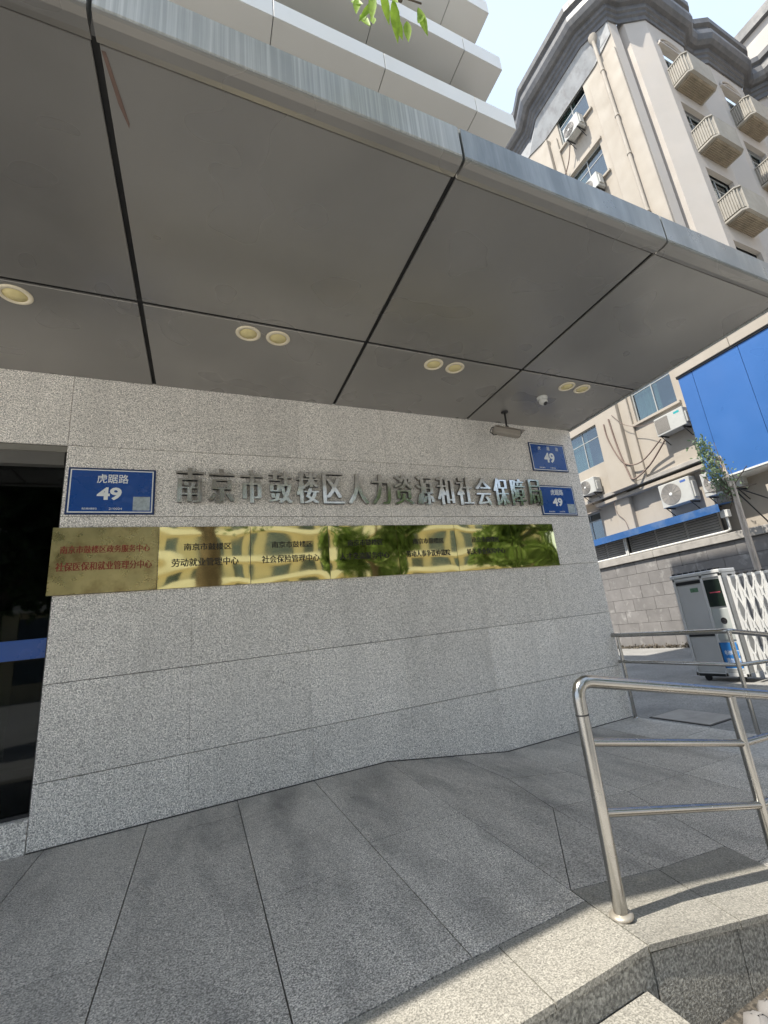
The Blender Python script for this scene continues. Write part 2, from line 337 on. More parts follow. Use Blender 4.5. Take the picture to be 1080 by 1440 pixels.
for poly in [[(2.05,0),(2.95,0),(2.95,-1.2),(2.75,-2.15),(1.88,-3.33)], [(2.95,0),(3.78,0),(3.765,-1.2),(2.95,-1.2)],
             [(2.95,-1.2),(3.765,-1.2),(3.75,-2.05),(2.75,-2.15)], [(1.88,-3.33),(2.75,-2.15),(2.6,-3.3)], [(2.75,-2.15),(3.75,-2.05),(3.4,-3.2),(2.6,-3.3)]]:
    stone(poly, ramp)
for poly in [[(1.88,-3.33),(2.6,-3.3),(2.48,-3.88),(1.85,-3.865)], [(2.6,-3.3),(3.4,-3.2),(3.3,-3.9),(2.48,-3.88)]]: stone(poly, ramp, BORD, .028, 'border_stone')
for poly in [[(3.78,0),(4.6,0),(4.55,-1.0),(3.765,-1.0)], [(3.765,-1.0),(4.55,-1.0),(4.5,-2.1),(3.75,-2.05)], [(4.6,0),(5.45,0),(5.4,-1.0),(4.55,-1.0)],
             [(4.55,-1.0),(5.4,-1.0),(5.4,-2.15),(4.5,-2.1)], [(3.75,-2.05),(4.5,-2.1),(4.4,-3.5),(3.35,-3.45),(3.4,-3.2)], [(4.5,-2.1),(5.4,-2.15),(5.4,-3.5),(4.4,-3.5)],
             [(3.35,-3.45),(4.4,-3.5),(4.4,-3.9),(3.3,-3.9)], [(4.4,-3.5),(5.4,-3.5),(5.4,-3.92),(4.4,-3.9)]]: stone(poly, low)
for ya, yb in [(0,-1.3),(-1.3,-2.6),(-2.6,-3.93)]: stone([(5.45 if ya == 0 else 5.4,ya),(6.24,ya),(6.24,yb),(5.4,yb)], low, SIDEW, .06, 'edge_stone')
# face of the ramp towards the street and the steps
cheek = obj('ramp_side_wall', MB().prism([(1.86,-3.70),(1.86,-3.835),(3.26,-3.849),(3.33,-3.85),(6.2,-3.885),(6.2,-3.70),(3.33,-3.70),(3.26,-3.70)], -.6, lambda x, y: zr(x, -3.86)-.045), ROUGHG, kind='structure')
for x0, x1 in [(1.87,2.46),(2.468,3.3),(3.308,4.6),(4.608,6.1)]:
    obj('facing_stone', MB().prism([(x0,-3.838),(x0,-3.853-(x0-1.86)*.011),(x1,-3.853-(x1-1.86)*.011),(x1,-3.838-(x1-1.86)*.011)], -.58, lambda x, y: zr(x, -3.86)-.037), ROUGHG, cheek)
steps = obj('entrance_steps', B((-7,-3.84,-.6),(1.79,-3.6,-.034)), ROUGHG, kind='structure')
obj('riser_stone', B((-7,-3.85,-.15),(1.855,-3.842,-.031)), ROUGHG, steps)
for k, (xa_, xb_) in enumerate([(-7,-3.4),(-3.395,-.6),(-.595,1.80)]):
    obj('tread_stone', B((xa_,-4.24,-.20),(xb_,-3.852,-.15), .006), BORD, steps)
    obj('tread_stone', B((xa_,-4.62,-.35),(xb_,-4.2,-.30), .006), BORD, steps)
obj('riser_stone', B((1.785,-3.849,-.6),(1.862,-3.6,-.034)), ROUGHG, steps); obj('step_core', B((-7,-4.22,-.6),(1.785,-3.853,-.205)), ROUGHG, steps); obj('step_core', B((-7,-4.6,-.6),(1.785,-4.222,-.355)), ROUGHG, steps)
# inspection cover in the driveway
mc = thing('inspection_cover', (6.8,-.75,-.27), 'square concrete inspection cover set in the driveway beside the lower paving', 'manhole cover')
obj('frame', MB().prism([(6.38,-.2),(7.1,-.2),(7.1,-1.2),(6.38,-1.2)], -.28, -.262), DARKM, mc)
obj('cover', MB().prism([(6.41,-.23),(7.07,-.23),(7.07,-1.17),(6.41,-1.17)], -.27, -.256), CONC, mc)

# ================================================================== OFFICE BUILDING
office = thing('office_building', (2,5,-.25), 'grey granite office building with deep metal canopy and stacked white ledges above', 'building')
wall = obj('granite_wall', MB().prism([(-1.33,.035),(6.225,.035),(6.225,.45),(-1.33,.45)], -.5, 4.85), GROUT, office)
obj('wall_core', MB().prism([(-1.4,.46),(6.2,.46),(6.2,14),(-1.4,14)], -.5, 11.9), GREYR, office)
cx_ = [-1.37,-.1,1.17,2.43,3.76,5.02,6.25]; rz = [-.3,.545,1.4,2.25,3.085,3.91,4.80]
for i in range(6):
    for j in range(6):
        obj('stone_slab', B((cx_[i]+.0012, .0+rg.uniform(-.0012,.0012), rz[j]+.003), (cx_[i+1]-.0012, .034, rz[j+1]-.003), .0015), GRAN, wall)
for j in range(6): obj('stone_slab', B((6.226,.036,rz[j]+.003),(6.25,.45,rz[j+1]-.003)), GRAN, wall)
for j in range(5): obj('stone_slab', B((-1.37,.036,rz[j]+.003),(-1.335,.16,rz[j+1]-.003)), GRAN, wall)
for x0, x1 in [(-2.64,-1.37),(-3.91,-2.64),(-5.2,-3.91),(-7,-5.2)]: obj('stone_slab', B((x0+.003,.0,3.913),(x1-.003,.034,4.797), .002), GRAN, wall)
obj('wall_above_door', B((-7,.036,3.95),(-1.34,.45,4.85)), GROUT, office)
# entrance: lintel, sill, glass
ent = obj('entrance_front', B((-7,.05,3.69),(-1.40,.2,3.93)), surf('lintel_metal', (.16,.155,.145), .4, metal=.5, var=.1), office, label='dark glass entrance front under a grey metal lintel')
obj('lintel_trim', B((-7,.03,3.84),(-1.375,.05,3.905)), surf('lintel_trim_metal', (.32,.31,.28), .35, metal=.7), ent)
obj('door_sill', B((-7,.004,-.02),(-1.376,.35,.27), .004), GRAN, office)
obj('glass_pane', B((-3.1,.14,.30),(-1.40,.152,3.69)), GLASSD, ent); obj('glass_pane', B((-5.2,.14,.30),(-3.14,.152,3.69)), GLASSD, ent)
obj('door_frame', B((-7,.1,.272),(-1.38,.19,.30)), DARKM, ent); obj('door_frame', B((-3.14,.1,.3),(-3.10,.19,3.69)), DARKM, ent); obj('door_frame', B((-1.40,.1,.3),(-1.375,.19,3.69)), DARKM, ent)
bs_ = obj('blue_safety_strip', B((-5,.128,1.66),(-1.405,.138,1.85)), SIGNB, ent)
put_text('strip_lettering', '政务服务中心', 1.0, .12, (-2.28,.127,1.755), WHITE, bs_, .002)
# interior seen through the glass
obj('entrance_hall', MB().add([(-7,.5,0),(-1.3,.5,0),(-1.3,6,0),(-7,6,0),(-7,.5,4),(-1.3,.5,4),(-1.3,6,4),(-7,6,4)], [(0,1,2,3),(7,6,5,4),(3,2,6,7),(1,5,6,2),(0,3,7,4)]), DARKI, office)
cb = thing('reception_cabinet', (-2.0,.9,.0), 'low grey cabinet with pale top just inside the dark glass entrance', 'cabinet')
obj('cabinet_body', B((-2.6,.55,.0),(-1.45,1.0,.62), .01), surf('cabinet_grey',(.10,.10,.11),.5), cb); obj('cabinet_top', B((-2.62,.53,.622),(-1.43,1.02,.65)), LIGHTF, cb)
ps = thing('entrance_poster', (-2.3,.4,1.0), 'pale green poster board standing behind the entrance glass', 'poster')
obj('board', B((-3.1,.4,.75),(-1.72,.42,2.18)), surf('poster_green',(.30,.36,.22),.7,var=.15,vs=3), ps); obj('board_foot', B((-2.5,.35,.0),(-2.3,.5,.752)), DARKM, ps)
# --- canopy
can = obj('canopy', MB().box((-7,-3.66,4.80),(6.22,-.0,5.09)), BLACK, office)
px = [-7,-5.11,-2.84,-.57,1.69,3.96,6.235]; G = .021
for i in range(6):
    for ya, yb in [(-3.645,-1.53),(-1.53,-.004)]:
        mb = B((px[i]+G, ya+(G if ya > -3 else .0), 4.775+rg.uniform(-.0015,.0015)), (px[i+1]-(G if i < 5 else 0), yb-(G if yb < -1 else .0), 4.798), .004)
        obj('soffit_panel', mb, PANEL, can)
for i in range(6):                                                       # rounded front fascia, sunlit tone on the left panels, shaded tone on the right
    x0, x1 = px[i]+.012, px[i+1]-(.012 if i < 5 else -.03)
    for nm, prof, mm in (('fascia_panel', [(-3.70,4.79),(-3.802,4.79),(-3.81,4.80),(-3.81,5.08),(-3.79,5.10),(-3.70,5.10)], FASC if i < 4 else FASCS), ('fascia_lip', [(-3.66,4.789),(-3.66,4.762),(-3.70,4.752),(-3.76,4.752),(-3.80,4.762),(-3.808,4.778),(-3.805,4.789)], PANEL)):
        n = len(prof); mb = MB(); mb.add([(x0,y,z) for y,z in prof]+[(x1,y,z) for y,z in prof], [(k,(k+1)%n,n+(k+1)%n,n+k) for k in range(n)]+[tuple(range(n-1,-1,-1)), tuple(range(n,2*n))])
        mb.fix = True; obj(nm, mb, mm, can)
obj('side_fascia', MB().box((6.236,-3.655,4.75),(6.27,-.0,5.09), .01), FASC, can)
obj('canopy_roof', B((-7,-3.655,5.101),(6.235,0,5.11)), SHEETD, can)
obj('rust_stain', MB().prism([(-.545,-3.62),(-.525,-3.62),(-.455,-3.25),(-.46,-3.22),(-.50,-3.35)], 4.7725, 4.7735), surf('rust',(.13,.085,.07),.8,var=.3,vs=8), can)
obj('upper_wall', B((-7,.42,5.1),(5.78,.62,18)), SHEETD, office)
# --- white ledges of the upper floors
SOF = surf('ledge_sheet', (.68,.655,.61), .45, var=.04, rand=.04, vs=.5)
for k, z in enumerate([12.04,13.97,16.0,18.0]):
    sl_ = obj('white_ledge', B((-7.4,-.40,z+.03),(6.22,4.5,z+.42)), SHEETD, office)
    xj = [-7.4,-5.4,-3.3,-1.15,.98,3.08,5.2,6.25]
    for a, b in zip(xj, xj[1:]):
        obj('soffit_sheet', B((a+.008,-.405,z),(b-.008,4.5,z+.028), .003), SOF, sl_)
        obj('edge_sheet', B((a+.008,-.425,z+.002),(b-.008,-.405,z+.44), .003), SHEET, sl_)
    obj('end_sheet', B((6.221,-.40,z+.03),(6.25,4.5,z+.44)), SHEET, sl_)
for z0, z1, kk in [(12.47,13.968,0),(14.4,15.998,1),(16.43,17.99,2)]:
    x0 = (4.35, 3.2, 4.0)[kk]
    obj('window_bay', B((x0,.30,z0),(5.78,.42,z1), .01), (SHEETD, SHEET, SHEETD)[kk], office)
    ww = obj('window_strip', B((-7,.40,z0),(x0-.06,.418,z1)), DARKI, office)
    obj('pane', B((-7,.36,z0+.1),(x0-.08,.37,z1-.12)), GLASSW, ww)
    for q in range(8): obj('mullion', B((x0-.1-q*1.4,.33,z0+.05),(x0-.04-q*1.4,.375,z1-.05)), FRAME, ww)
    obj('window_rail', B((-7,.33,z1-.12),(x0-.06,.375,z1-.02)), FRAME, ww)
    obj('side_wall', B((5.6,.43,z0),(5.77,4.4,z1)), SHEETD, office)
# ================================================================== things fixed to the wall and soffit
nl = 0
DL = ['left of the pair by the canopy middle, nearest the front left joint','right of the pair in the second panel from the left']
dls = [(-1.86,'round cream downlight in the leftmost back panel, cut by the picture edge side'),(-1.54,'single round cream downlight visible at the left edge of the canopy soffit'),
       (.41,'left cream downlight of the pair above the large steel characters'),(.72,'right cream downlight of the pair above the large steel characters'),
       (2.67,'left cream downlight of the pair in the narrower panel left of the cameras'),(2.99,'right cream downlight of the pair in the narrower panel left of the cameras'),
       (4.96,'left cream downlight of the pair beyond the dome camera'),(5.27,'rightmost cream downlight of the soffit, beyond the dome camera')]
for x, lab in dls[1:]:
    t = thing('downlight', (x,-1.34,4.772), lab, 'ceiling light', 'recessed downlights in the canopy soffit')
    obj('rim', MB().lathe((x,-1.34,4.774), (0,0,-1), [(.128,0),(.128,.006),(.12,.012),(.092,.012),(.09,.004)], 28), LRIM, t)
    obj('diffuser', MB().lathe((x,-1.34,4.7715), (0,0,-1), [(.088,0),(.088,.004),(.02,.006)], 24), LENSM, t)
# dome camera
dc = thing('dome_camera', (4.79,-.96,4.775), 'small white dome camera on the soffit between the last pair of downlights and the wall', 'security camera')
obj('base', MB().lathe((4.79,-.96,4.773), (0,0,-1), [(.085,0),(.085,.03),(.075,.045)], 20), LIGHTF, dc)
obj('dome', MB().lathe((4.79,-.96,4.73), (.15,-.35,-1), [(.068,0),(.068,.03),(.058,.065),(.03,.09),(.004,.097)], 20), LIGHTF, dc)
obj('lens', MB().lathe((4.80,-.995,4.655), (.15,-.55,-.8), [(.034,-.01),(.034,.012),(.02,.02)], 14), BLACK, dc)
# bullet camera
bc = thing('bullet_camera', (4.47,-.39,4.775), 'beige box security camera hanging on a thin rod from the soffit', 'security camera')
obj('mount_plate', MB().lathe((4.47,-.39,4.773), (0,0,-1), [(.06,0),(.06,.012),(.03,.02)], 16), DARKM, bc)
obj('rod', MB().tube([(4.47,-.39,4.76),(4.46,-.39,4.50)], .016, 8), DARKM, bc)
bd = Vector((.92,-.25,-.20)).normalized()
rot = Matrix.Translation((4.42,-.39,4.41)) @ bd.to_track_quat('X', 'Z').to_matrix().to_4x4()
hz_ = surf('beige_housing', (.30,.27,.235), .5)
obj('swivel', MB().lathe((4.46,-.39,4.45), (0,0,1), [(.035,0),(.045,.03),(.02,.07)], 12), DARKM, bc)
obj('housing', MB().box((-.22,-.065,-.06),(.24,.065,.045), .015).xf(rot), hz_, bc)
obj('sun_shield', MB().box((-.2,-.078,.047),(.31,.078,.056), .003).xf(rot), hz_, bc)
obj('lens', MB().box((.24,-.045,-.045),(.25,.045,.03)).xf(rot), BLACK, bc)
obj('cable', MB().tube([(4.44,-.39,4.47),(4.30,-.39,4.52),(4.17,-.37,4.47),(4.13,-.36,4.40),(4.20,-.36,4.35),(4.25,-.36,4.36)], .008, 6), BLACK, bc)
# house-number signs
def number_sign(x0, x1, z0, z1, label, tsp, narrow, post, y=-.02, tilt=0., qr=True):
    cx, cz = (x0+x1)/2, (z0+z1)/2; w, h = x1-x0, z1-z0; t = thing('house_number_sign', (cx,y,z0), label, 'sign', 'blue house number signs')
    R = Matrix.Translation((cx,0,cz)) @ Matrix.Rotation(math.radians(tilt), 4, 'Y') @ Matrix.Translation((-cx,0,-cz))
    def o(n, mb, m): return obj(n, mb.xf(R), m, t)
    o('plate_edge', B((x0,y,z0),(x1,-.002,z1), .004), SIGNE)
    o('white_border', B((x0+.02,y-.0015,z0+.02),(x1-.02,y-.0002,z1-.02)), WHITE)
    o('blue_field', B((x0+.032,y-.003,z0+.032),(x1-.032,y-.0017,z1-.032)), SIGNB)
    yy = y-.003
    if tsp == 1: put_text('street_name', '虎踞路', w*.36, h*.2, (cx+w*.0,yy,z1-h*.23), WHITE, t, .001, bold=.01, mat=None)
    else:
        for q, ch in enumerate('虎踞路'): put_text('street_name', ch, w*.075, h*.13, (cx+(q-1)*w*.25+w*.02,yy,z1-h*.19), WHITE, t, .001)
    put_text('number', '49', (w*.28 if not narrow else w*.30), h*(.28 if not narrow else .36), (cx-w*.03+(0 if not narrow else w*.04),yy,cz-h*.06+(0 if not narrow else h*.04)), WHITE, t, .001, bold=.035)
    put_text('small_print', '邮政编码', w*.16, h*.045, (cx-w*.24,yy,z0+h*.12), WHITE, t, .001)
    put_text('small_print', post, w*.15, h*.045, (cx+w*.05,yy,z0+h*.12), WHITE, t, .001)
    if qr: o('pale_square', B((x1-.21,y-.0042,z0+.045),(x1-.045,y-.0032,z0+.045+h*.30)), surf('pale_square',(.36,.42,.45),.6,var=.25,vs=30))
number_sign(-1.335,-.51,3.105,3.645,'blue number 49 sign left of the steel characters, beside the dark entrance',1,False,'210024')
number_sign(5.18,6.0,3.915,4.455,'blue number 49 sign high at the wall corner, upper of the corner pair',2,True,'210024',qr=False)
number_sign(5.205,6.0,3.10,3.645,'blue number 49 sign touching the last steel character, lower of the corner pair',1,False,'210024',tilt=.6)
# raised steel characters
sg = thing('building_name_sign', (2.45,-.05,3.24), 'row of sixteen raised polished steel Chinese characters on the granite wall', 'sign')
name = '南京市鼓楼区人力资源和社会保障局'; x0, x1 = -.15, 5.06
for i, ch in enumerate(name):
    x = x0+(x1-x0)*i/15; z = 3.455+(.03*i/15); w = .262 if ch not in '市' else .24
    m = text_mb(ch, w, .43+.03*i/15, .05, bold=-.012, thick=.016); m.xf(Matrix.Translation((x,-.032,z)))
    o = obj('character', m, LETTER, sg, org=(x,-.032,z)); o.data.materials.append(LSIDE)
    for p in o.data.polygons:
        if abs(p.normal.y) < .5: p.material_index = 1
    for sx_, sz_ in ((-.07,.12),(.07,-.12)): pass
pin = MB()
for i in range(16):
    x = x0+(x1-x0)*i/15
    pin.tube([(x-.05,-.04,3.40),(x-.05,.004,3.40)], .006, 6); pin.tube([(x+.05,-.04,3.55),(x+.05,.004,3.55)], .006, 6)
obj('fixing_pins', pin, LSIDE, sg)
# brass plates
bx = [-1.415,-.45,.52,1.485,2.46,3.41,4.45,5.345]
txt = [('南京市鼓楼区政务服务中心','社保医保和就业管理分中心'),('南京市鼓楼区','劳动就业管理中心'),('南京市鼓楼区','社会保险管理中心'),('南京市鼓楼区','人才交流服务中心'),
       ('南京市鼓楼区','劳动人事争议仲裁院'),('南京市鼓楼区','机关事业保险中心'),None]
labs = ['dull stained brass plate with two lines of red writing, leftmost of the row','shiny brass plate of the employment centre, right next to the dull stained plate',
        'shiny brass plate of the social insurance centre, third from the left','shiny brass plate of the talent exchange centre, fourth from the left',
        'shiny brass plate of the labour arbitration court, third from the right end','shiny brass plate left of the blank end plate','blank shiny brass plate at the right end of the row under the blue sign']
for i in range(7):
    t = thing('brass_plate', ((bx[i]+bx[i+1])/2,-.03,2.25), labs[i], 'plaque', 'brass plates in a row')
    zt = 2.955-.012*(i/6); zb = 2.25-.01*(i/6) ; a, b = bx[i]+.003, bx[i+1]-.003; yo = -.030 if i else -.035
    mb = MB(); N = 14                                           # gently dished sheet so that reflections wave
    n_ = 10; vs = []; ph = rg.uniform(0, 6)
    for q in range(N+1):
        for r in range(n_+1):
            u, v = q/N, r/n_; e = min(u, 1-u, v, 1-v); yv = yo-.004*(1-math.exp(-e*9))*(.5+.35*math.sin(u*4.4+ph)) if i else yo
            vs.append((a+(b-a)*u, yv, zb+(zt-zb)*v))
    mb.add(vs, [(q*(n_+1)+r, (q+1)*(n_+1)+r, (q+1)*(n_+1)+r+1, q*(n_+1)+r+1) for q in range(N) for r in range(n_)], True)
    obj('sheet', mb, BRASS if i else BRASSD, t)
    obj('rim', MB().box((a,yo+.0008,zb),(b,-.001,zt)), BRASSD, t)
    if txt[i]:
        cxx = (a+b)/2; yy = yo-(.0045 if i else .0005); mm = BLKP if i else REDP
        l1, l2 = txt[i]; put_text('top_line', l1, (.80 if i == 0 else .50), .082, (cxx+(.02 if i else 0),yy,zb+.465), mm, t, .0015, thick=.0022)
        put_text('bottom_line', l2, (.85 if i == 0 else .70), .092, (cxx,yy,zb+.285), mm, t, .0015, thick=.0022)
# ================================================================== handrails
nr = thing('near_handrail', (1.92,-3.65,0), 'thick stainless steel handrail sloping down the ramp, nearest the camera', 'handrail')
def bend(p0, p1, p2, r, n=7):
    p0, p1, p2 = Vector(p0), Vector(p1), Vector(p2); a = p1+(p0-p1).normalized()*r; b = p1+(p2-p1).normalized()*r
    return [((1-t)**2)*a+2*t*(1-t)*p1+t*t*b for t in [k/n for k in range(n+1)]]
zt = lambda x: 1.10-.2*(x-1.92)
p0, p1, p2 = (1.92,-3.65,0), (1.92,-3.65,1.115), (3.7,-3.65,zt(3.7))
obj('top_rail', MB().tube([p0]+bend(p0, p1, p2, .11)+[(3.7,-3.65,zt(3.7)),(5.2,-3.70,.80)], .036, 18), STEEL, nr)
obj('middle_rail', MB().tube([(1.94,-3.65,.79),(3.24,-3.65,.525)], .023, 14), STEEL, nr); obj('middle_rail', MB().tube([(1.94,-3.65,.45),(3.24,-3.65,.165)], .023, 14), STEEL, nr)
obj('post', MB().tube([(3.24,-3.65,zr(3.24,-3.65)-.02),(3.24,-3.65,zt(3.24)-.02)], .03, 16), STEEL, nr)
obj('post', MB().tube([(5.1,-3.7,-.26),(5.1,-3.7,.80)], .03, 16), STEEL, nr)
obj('middle_rail', MB().tube([(3.24,-3.65,.525),(5.1,-3.7,.46)], .023, 14), STEEL, nr); obj('middle_rail', MB().tube([(3.24,-3.65,.165),(5.1,-3.7,.12)], .023, 14), STEEL, nr)
obj('base_collar', MB().lathe((1.92,-3.65,-.002), (0,0,1), [(.058,0),(.06,.008),(.05,.016),(.038,.02)], 22), surf('dusty_steel',(.42,.38,.32),.5,metal=.6), nr)
obj('weld_joint', MB().lathe((1.92,-3.65,.93), (0,0,1), [(.0372,0),(.0378,.004),(.0372,.008)], 20), DARKM, nr)
fr = thing('far_handrail', (6.2,-1,-.25), 'dull stainless steel handrail running out from the granite wall corner', 'handrail')
zc = 1.005
obj('top_rail', MB().tube([(6.18,.05,zc+.02)]+[(6.2,-.1,zc+.01),(6.2,-1.75,zc)]+bend((6.2,-1.75,zc),(6.2,-1.93,zc),(7.2,-1.93,.80),.1)+[(8.2,-1.93,.66)], .034, 14), STEEL, fr)
for za, zb_ in ((.60,.46),(.23,.10)): obj('middle_rail', MB().tube([(6.2,-.02,za),(6.2,-1.93,za-.02),(8.2,-1.95,zb_)], .025, 12), STEEL, fr)
obj('post', MB().tube([(6.2,-.1,-.26),(6.2,-.1,zc)], .025, 12), STEEL, fr); obj('post', MB().tube([(6.2,-1.93,-.26),(6.2,-1.93,zc)], .027, 12), STEEL, fr)
obj('post', MB().tube([(8.1,-1.93,-.26),(8.1,-1.93,.67)], .027, 12), STEEL, fr)
obj('wall_flange', MB().lathe((6.2,.02,zc+.01), (0,-1,0), [(.05,0),(.05,.01),(.03,.018)], 16), STEEL, fr)
for q in ((6.2,-.1),(6.2,-1.93)): obj('base_collar', MB().lathe((q[0],q[1],-.252), (0,0,1), [(.05,0),(.05,.01),(.03,.02)], 16), STEEL, fr)
obj('planting_bed', MB().prism([(1.81,-3.84),(1.81,-4.7),(6.3,-4.6),(6.2,-3.87)], -.5, -.425), surf('shaded_soil',(.07,.06,.048),.95,var=.3,vs=3,speck=(60,.6,1.5),bump=.8,bs=30), kind='structure')  # bed soil coloured dark to carry the shade at the ramp foot
# stones at the foot of the ramp wall
for x, y, r, lab in [(2.28,-3.99,.07,'pale rounded stone at the foot of the ramp wall, closest to the steps'),(2.42,-3.96,.055,'smaller rounded stone beside the first at the foot of the ramp wall'),(2.36,-4.08,.05,'rounded stone lying in front of the other two by the ramp wall')]:
    g = random.Random(int(x*100)); mb = MB().lathe((x,y,-.45), (.2,.1,1), [(r*.6,0),(r*.95,r*.3),(r,r*.7),(r*.75,r*1.15),(r*.3,r*1.4)], 12)
    mb.v = [(a+g.uniform(-.1,.1)*r, b+g.uniform(-.1,.1)*r, c+g.uniform(-.08,.08)*r) for a, b, c in mb.v]; tag(obj('rounded_stone', mb, BLOCK), lab, 'stone', 'stones at the foot of the ramp wall')  # stones take the darker block colour, shade painted into them

# ================================================================== NEIGHBOUR BUILDING
nb = thing('neighbour_building', (20,6,-.25), 'tall cream rendered building with dark stepped cornice and ribbed balconies', 'building')
def facade(mb, P, u, n, u0, u1, z0, z1, holes, dep=.18):
    P = Vector(P); u = Vector(u); n = Vector(n); zv = Vector((0,0,1))
    US = sorted({u0, u1, *[h[0] for h in holes], *[h[1] for h in holes]}); ZS = sorted({z0, z1, *[h[2] for h in holes], *[h[3] for h in holes]})
    for a, b in zip(US, US[1:]):
        for c, d in zip(ZS, ZS[1:]):
            mu, mz = (a+b)/2, (c+d)/2
            if any(h[0] < mu < h[1] and h[2] < mz < h[3] for h in holes): continue
            mb.add([P+u*a+zv*c, P+u*b+zv*c, P+u*b+zv*d, P+u*a+zv*d], [(0,1,2,3)])
    for a, b, c, d in holes:
        q = [P+u*a+zv*c, P+u*b+zv*c, P+u*b+zv*d, P+u*a+zv*d]; r = [x-n*dep for x in q]
        mb.add(q+r, [(i, 4+i, 4+(i+1)%4, (i+1)%4) for i in range(4)])
    return mb
def obox(P, u, n, a, b, c, d, e0, e1):          # oriented box: u range, z range, depth range along n
    P = Vector(P); u = Vector(u); n = Vector(n); z = Vector((0,0,1)); vs = [P+u*x+n*y+z*w for w in (c, d) for x, y in ((a,e0),(b,e0),(b,e1),(a,e1))]
    m = MB().add(vs, [(3,2,1,0),(4,5,6,7),(0,1,5,4),(1,2,6,5),(2,3,7,6),(3,0,4,7)]); m.fix = True; return m
def window(par, P, u, n, h, dep=.16, mull=(.5,), rails=(.7,), fm=FRAME, curtain=True):
    a, b, c, d = h; w = obj('window', obox(P,u,n,a+.002,b-.002,c+.002,c+.05,-dep,-dep+.05), fm, par); f = .045
    fr_ = MB()
    for (p, q, r, s) in ((a+.002,a+f,c+.051,d-.002),(b-f,b-.002,c+.051,d-.002),(a+f+.001,b-f-.001,d-f,d-.002)): t = obox(P,u,n,p,q,r,s,-dep,-dep+.05); fr_.add(t.v, t.f)
    for k in mull: t = obox(P,u,n,a+(b-a)*k-.02,a+(b-a)*k+.02,c+.051,d-f-.001,-dep+.004,-dep+.045); fr_.add(t.v, t.f)
    for k in rails: t = obox(P,u,n,a+f+.001,b-f-.001,c+(d-c)*k-.018,c+(d-c)*k+.018,-dep+.007,-dep+.04); fr_.add(t.v, t.f)
    fr_.fix = True; obj('frame', fr_, fm, w)
    obj('pane', obox(P,u,n,a+.01,b-.01,c+.01,d-.01,-dep+.015,-dep+.021), GLASSW, w)
    P_ = Vector(P); u_ = Vector(u); n_ = Vector(n); z_ = Vector((0,0,1)); rm = obox(P,u,n,a-.02,b+.02,c-.02,d+.02,-dep-.9,-dep-.001); rm.f = [f for i, f in enumerate(rm.f) if i != 4]; rm.sm = rm.sm[:-1]; rm.fix = False
    obj('room', rm, DARKI, w)
    if curtain:
        cm = MB(); N = 30; w0 = a+.03; w1 = a+(b-a)*rg.choice((.35,.45,.6)); vs = []
        for i in range(N+1):
            x = w0+(w1-w0)*i/N; yv = -dep-.08+.025*math.sin(i*1.9); vs += [P_+u_*x+n_*yv+z_*(c+.03), P_+u_*x+n_*yv+z_*(d-.03)]
        cm.add(vs, [(2*i,2*i+2,2*i+3,2*i+1) for i in range(N)]); obj('curtain', cm, CURT, w)
    return w
X1 = 16.2; P1 = (X1,0,0); U1 = (0,-1,0); N1 = (-1,0,0)
F1H = []; sills = [24.05,20.2,16.35,12.5,8.63]
for zs in sills: F1H += [(-5.55,-3.7,zs,zs+1.85), (-9.6,-7.6,zs-.9,zs+.95)]
w1 = obj('side_wall', facade(MB(), P1, U1, N1, -14, -1.8, 6.28, 27.3, F1H), CREAM, nb)
for h in F1H: window(nb, P1, U1, N1, h)
# raised bands, pilasters and the plaster zone under the cornice
obj('corner_pilaster', B((X1-.14,1.805,6.3),(X1-.002,3.35,25.2), .02), CREAM, nb)
obj('pier', B((X1-.30,6.15,6.15),(X1-.002,7.35,25.3), .02), CREAM, nb)
obj('pier', B((X1-.12,5.7,6.28),(X1-.003,6.14,24.9), .02), CREAM, nb)
obj('plaster_band', B((X1-.05,1.83,26.15),(X1-.003,13.9,27.29)), GREYR, nb)
for zs in sills:
    obj('window_head', obox(P1,U1,N1,-5.7,-3.55,zs+1.86,zs+1.98,.002,.10), CREAM, nb); obj('window_sill', obox(P1,U1,N1,-5.7,-3.55,zs-.1,zs-.002,.002,.12), CREAM, nb)
# downpipe
dp = MB().tube([(X1-.26,2.5,26.7),(X1-.26,2.5,6.3)], .075, 10)
for z in (24.6,21.8,19.6,16.5,13.4,10.3): dp.lathe((X1-.26,2.5,z), (0,0,1), [(.1,0),(.1,.12)], 10)
dp.lathe((X1-.22,2.5,26.5), (0,0,1), [(.09,0),(.2,.25),(.2,.4)], 10)
obj('downpipe', dp, CREAM, nb)
# balcony front
Y2 = 1.1; bays = [17.85, 22.45, 27.05]
P2 = (0,Y2,0); U2 = (1,0,0); N2 = (0,-1,0)
mb = MB(); plan = [(16.2,1.8),(16.75,1.8)]
F2H = []
for b in bays[:2]:
    for k in range(6):
        zt2 = 25.5 if k == 0 else 25.75-3.75*k; F2H.append((b+.45,b+2.35,zt2-1.9,zt2))
obj('front_wall', facade(MB(), P2, U2, N2, 17.85, 20.55, 6, 27.3, [h for h in F2H if h[0] < 20]), PINK, nb)
obj('front_wall', facade(MB(), P2, U2, N2, 22.45, 25.4, 6, 27.3, [h for h in F2H if h[0] > 20]), PINK, nb)
for h in F2H: window(nb, P2, U2, N2, h, dep=.3)
def vstrip(pts, z0, z1):
    m = MB()
    for (a, b), (c, d) in zip(pts, pts[1:]): m.add([(a,b,z0),(c,d,z0),(c,d,z1),(a,b,z1)], [(0,1,2,3)])
    return m
obj('corner_recess', vstrip([(16.2,1.8),(16.7,1.74),(16.75,1.95),(17.0,1.95),(17.0,1.58),(17.85,1.1)], 6, 27.3), PINK, nb)
obj('wall_recess', vstrip([(20.55,1.1),(20.9,1.5),(21.8,1.5),(22.45,1.1)], 6, 27.3), PINK, nb)
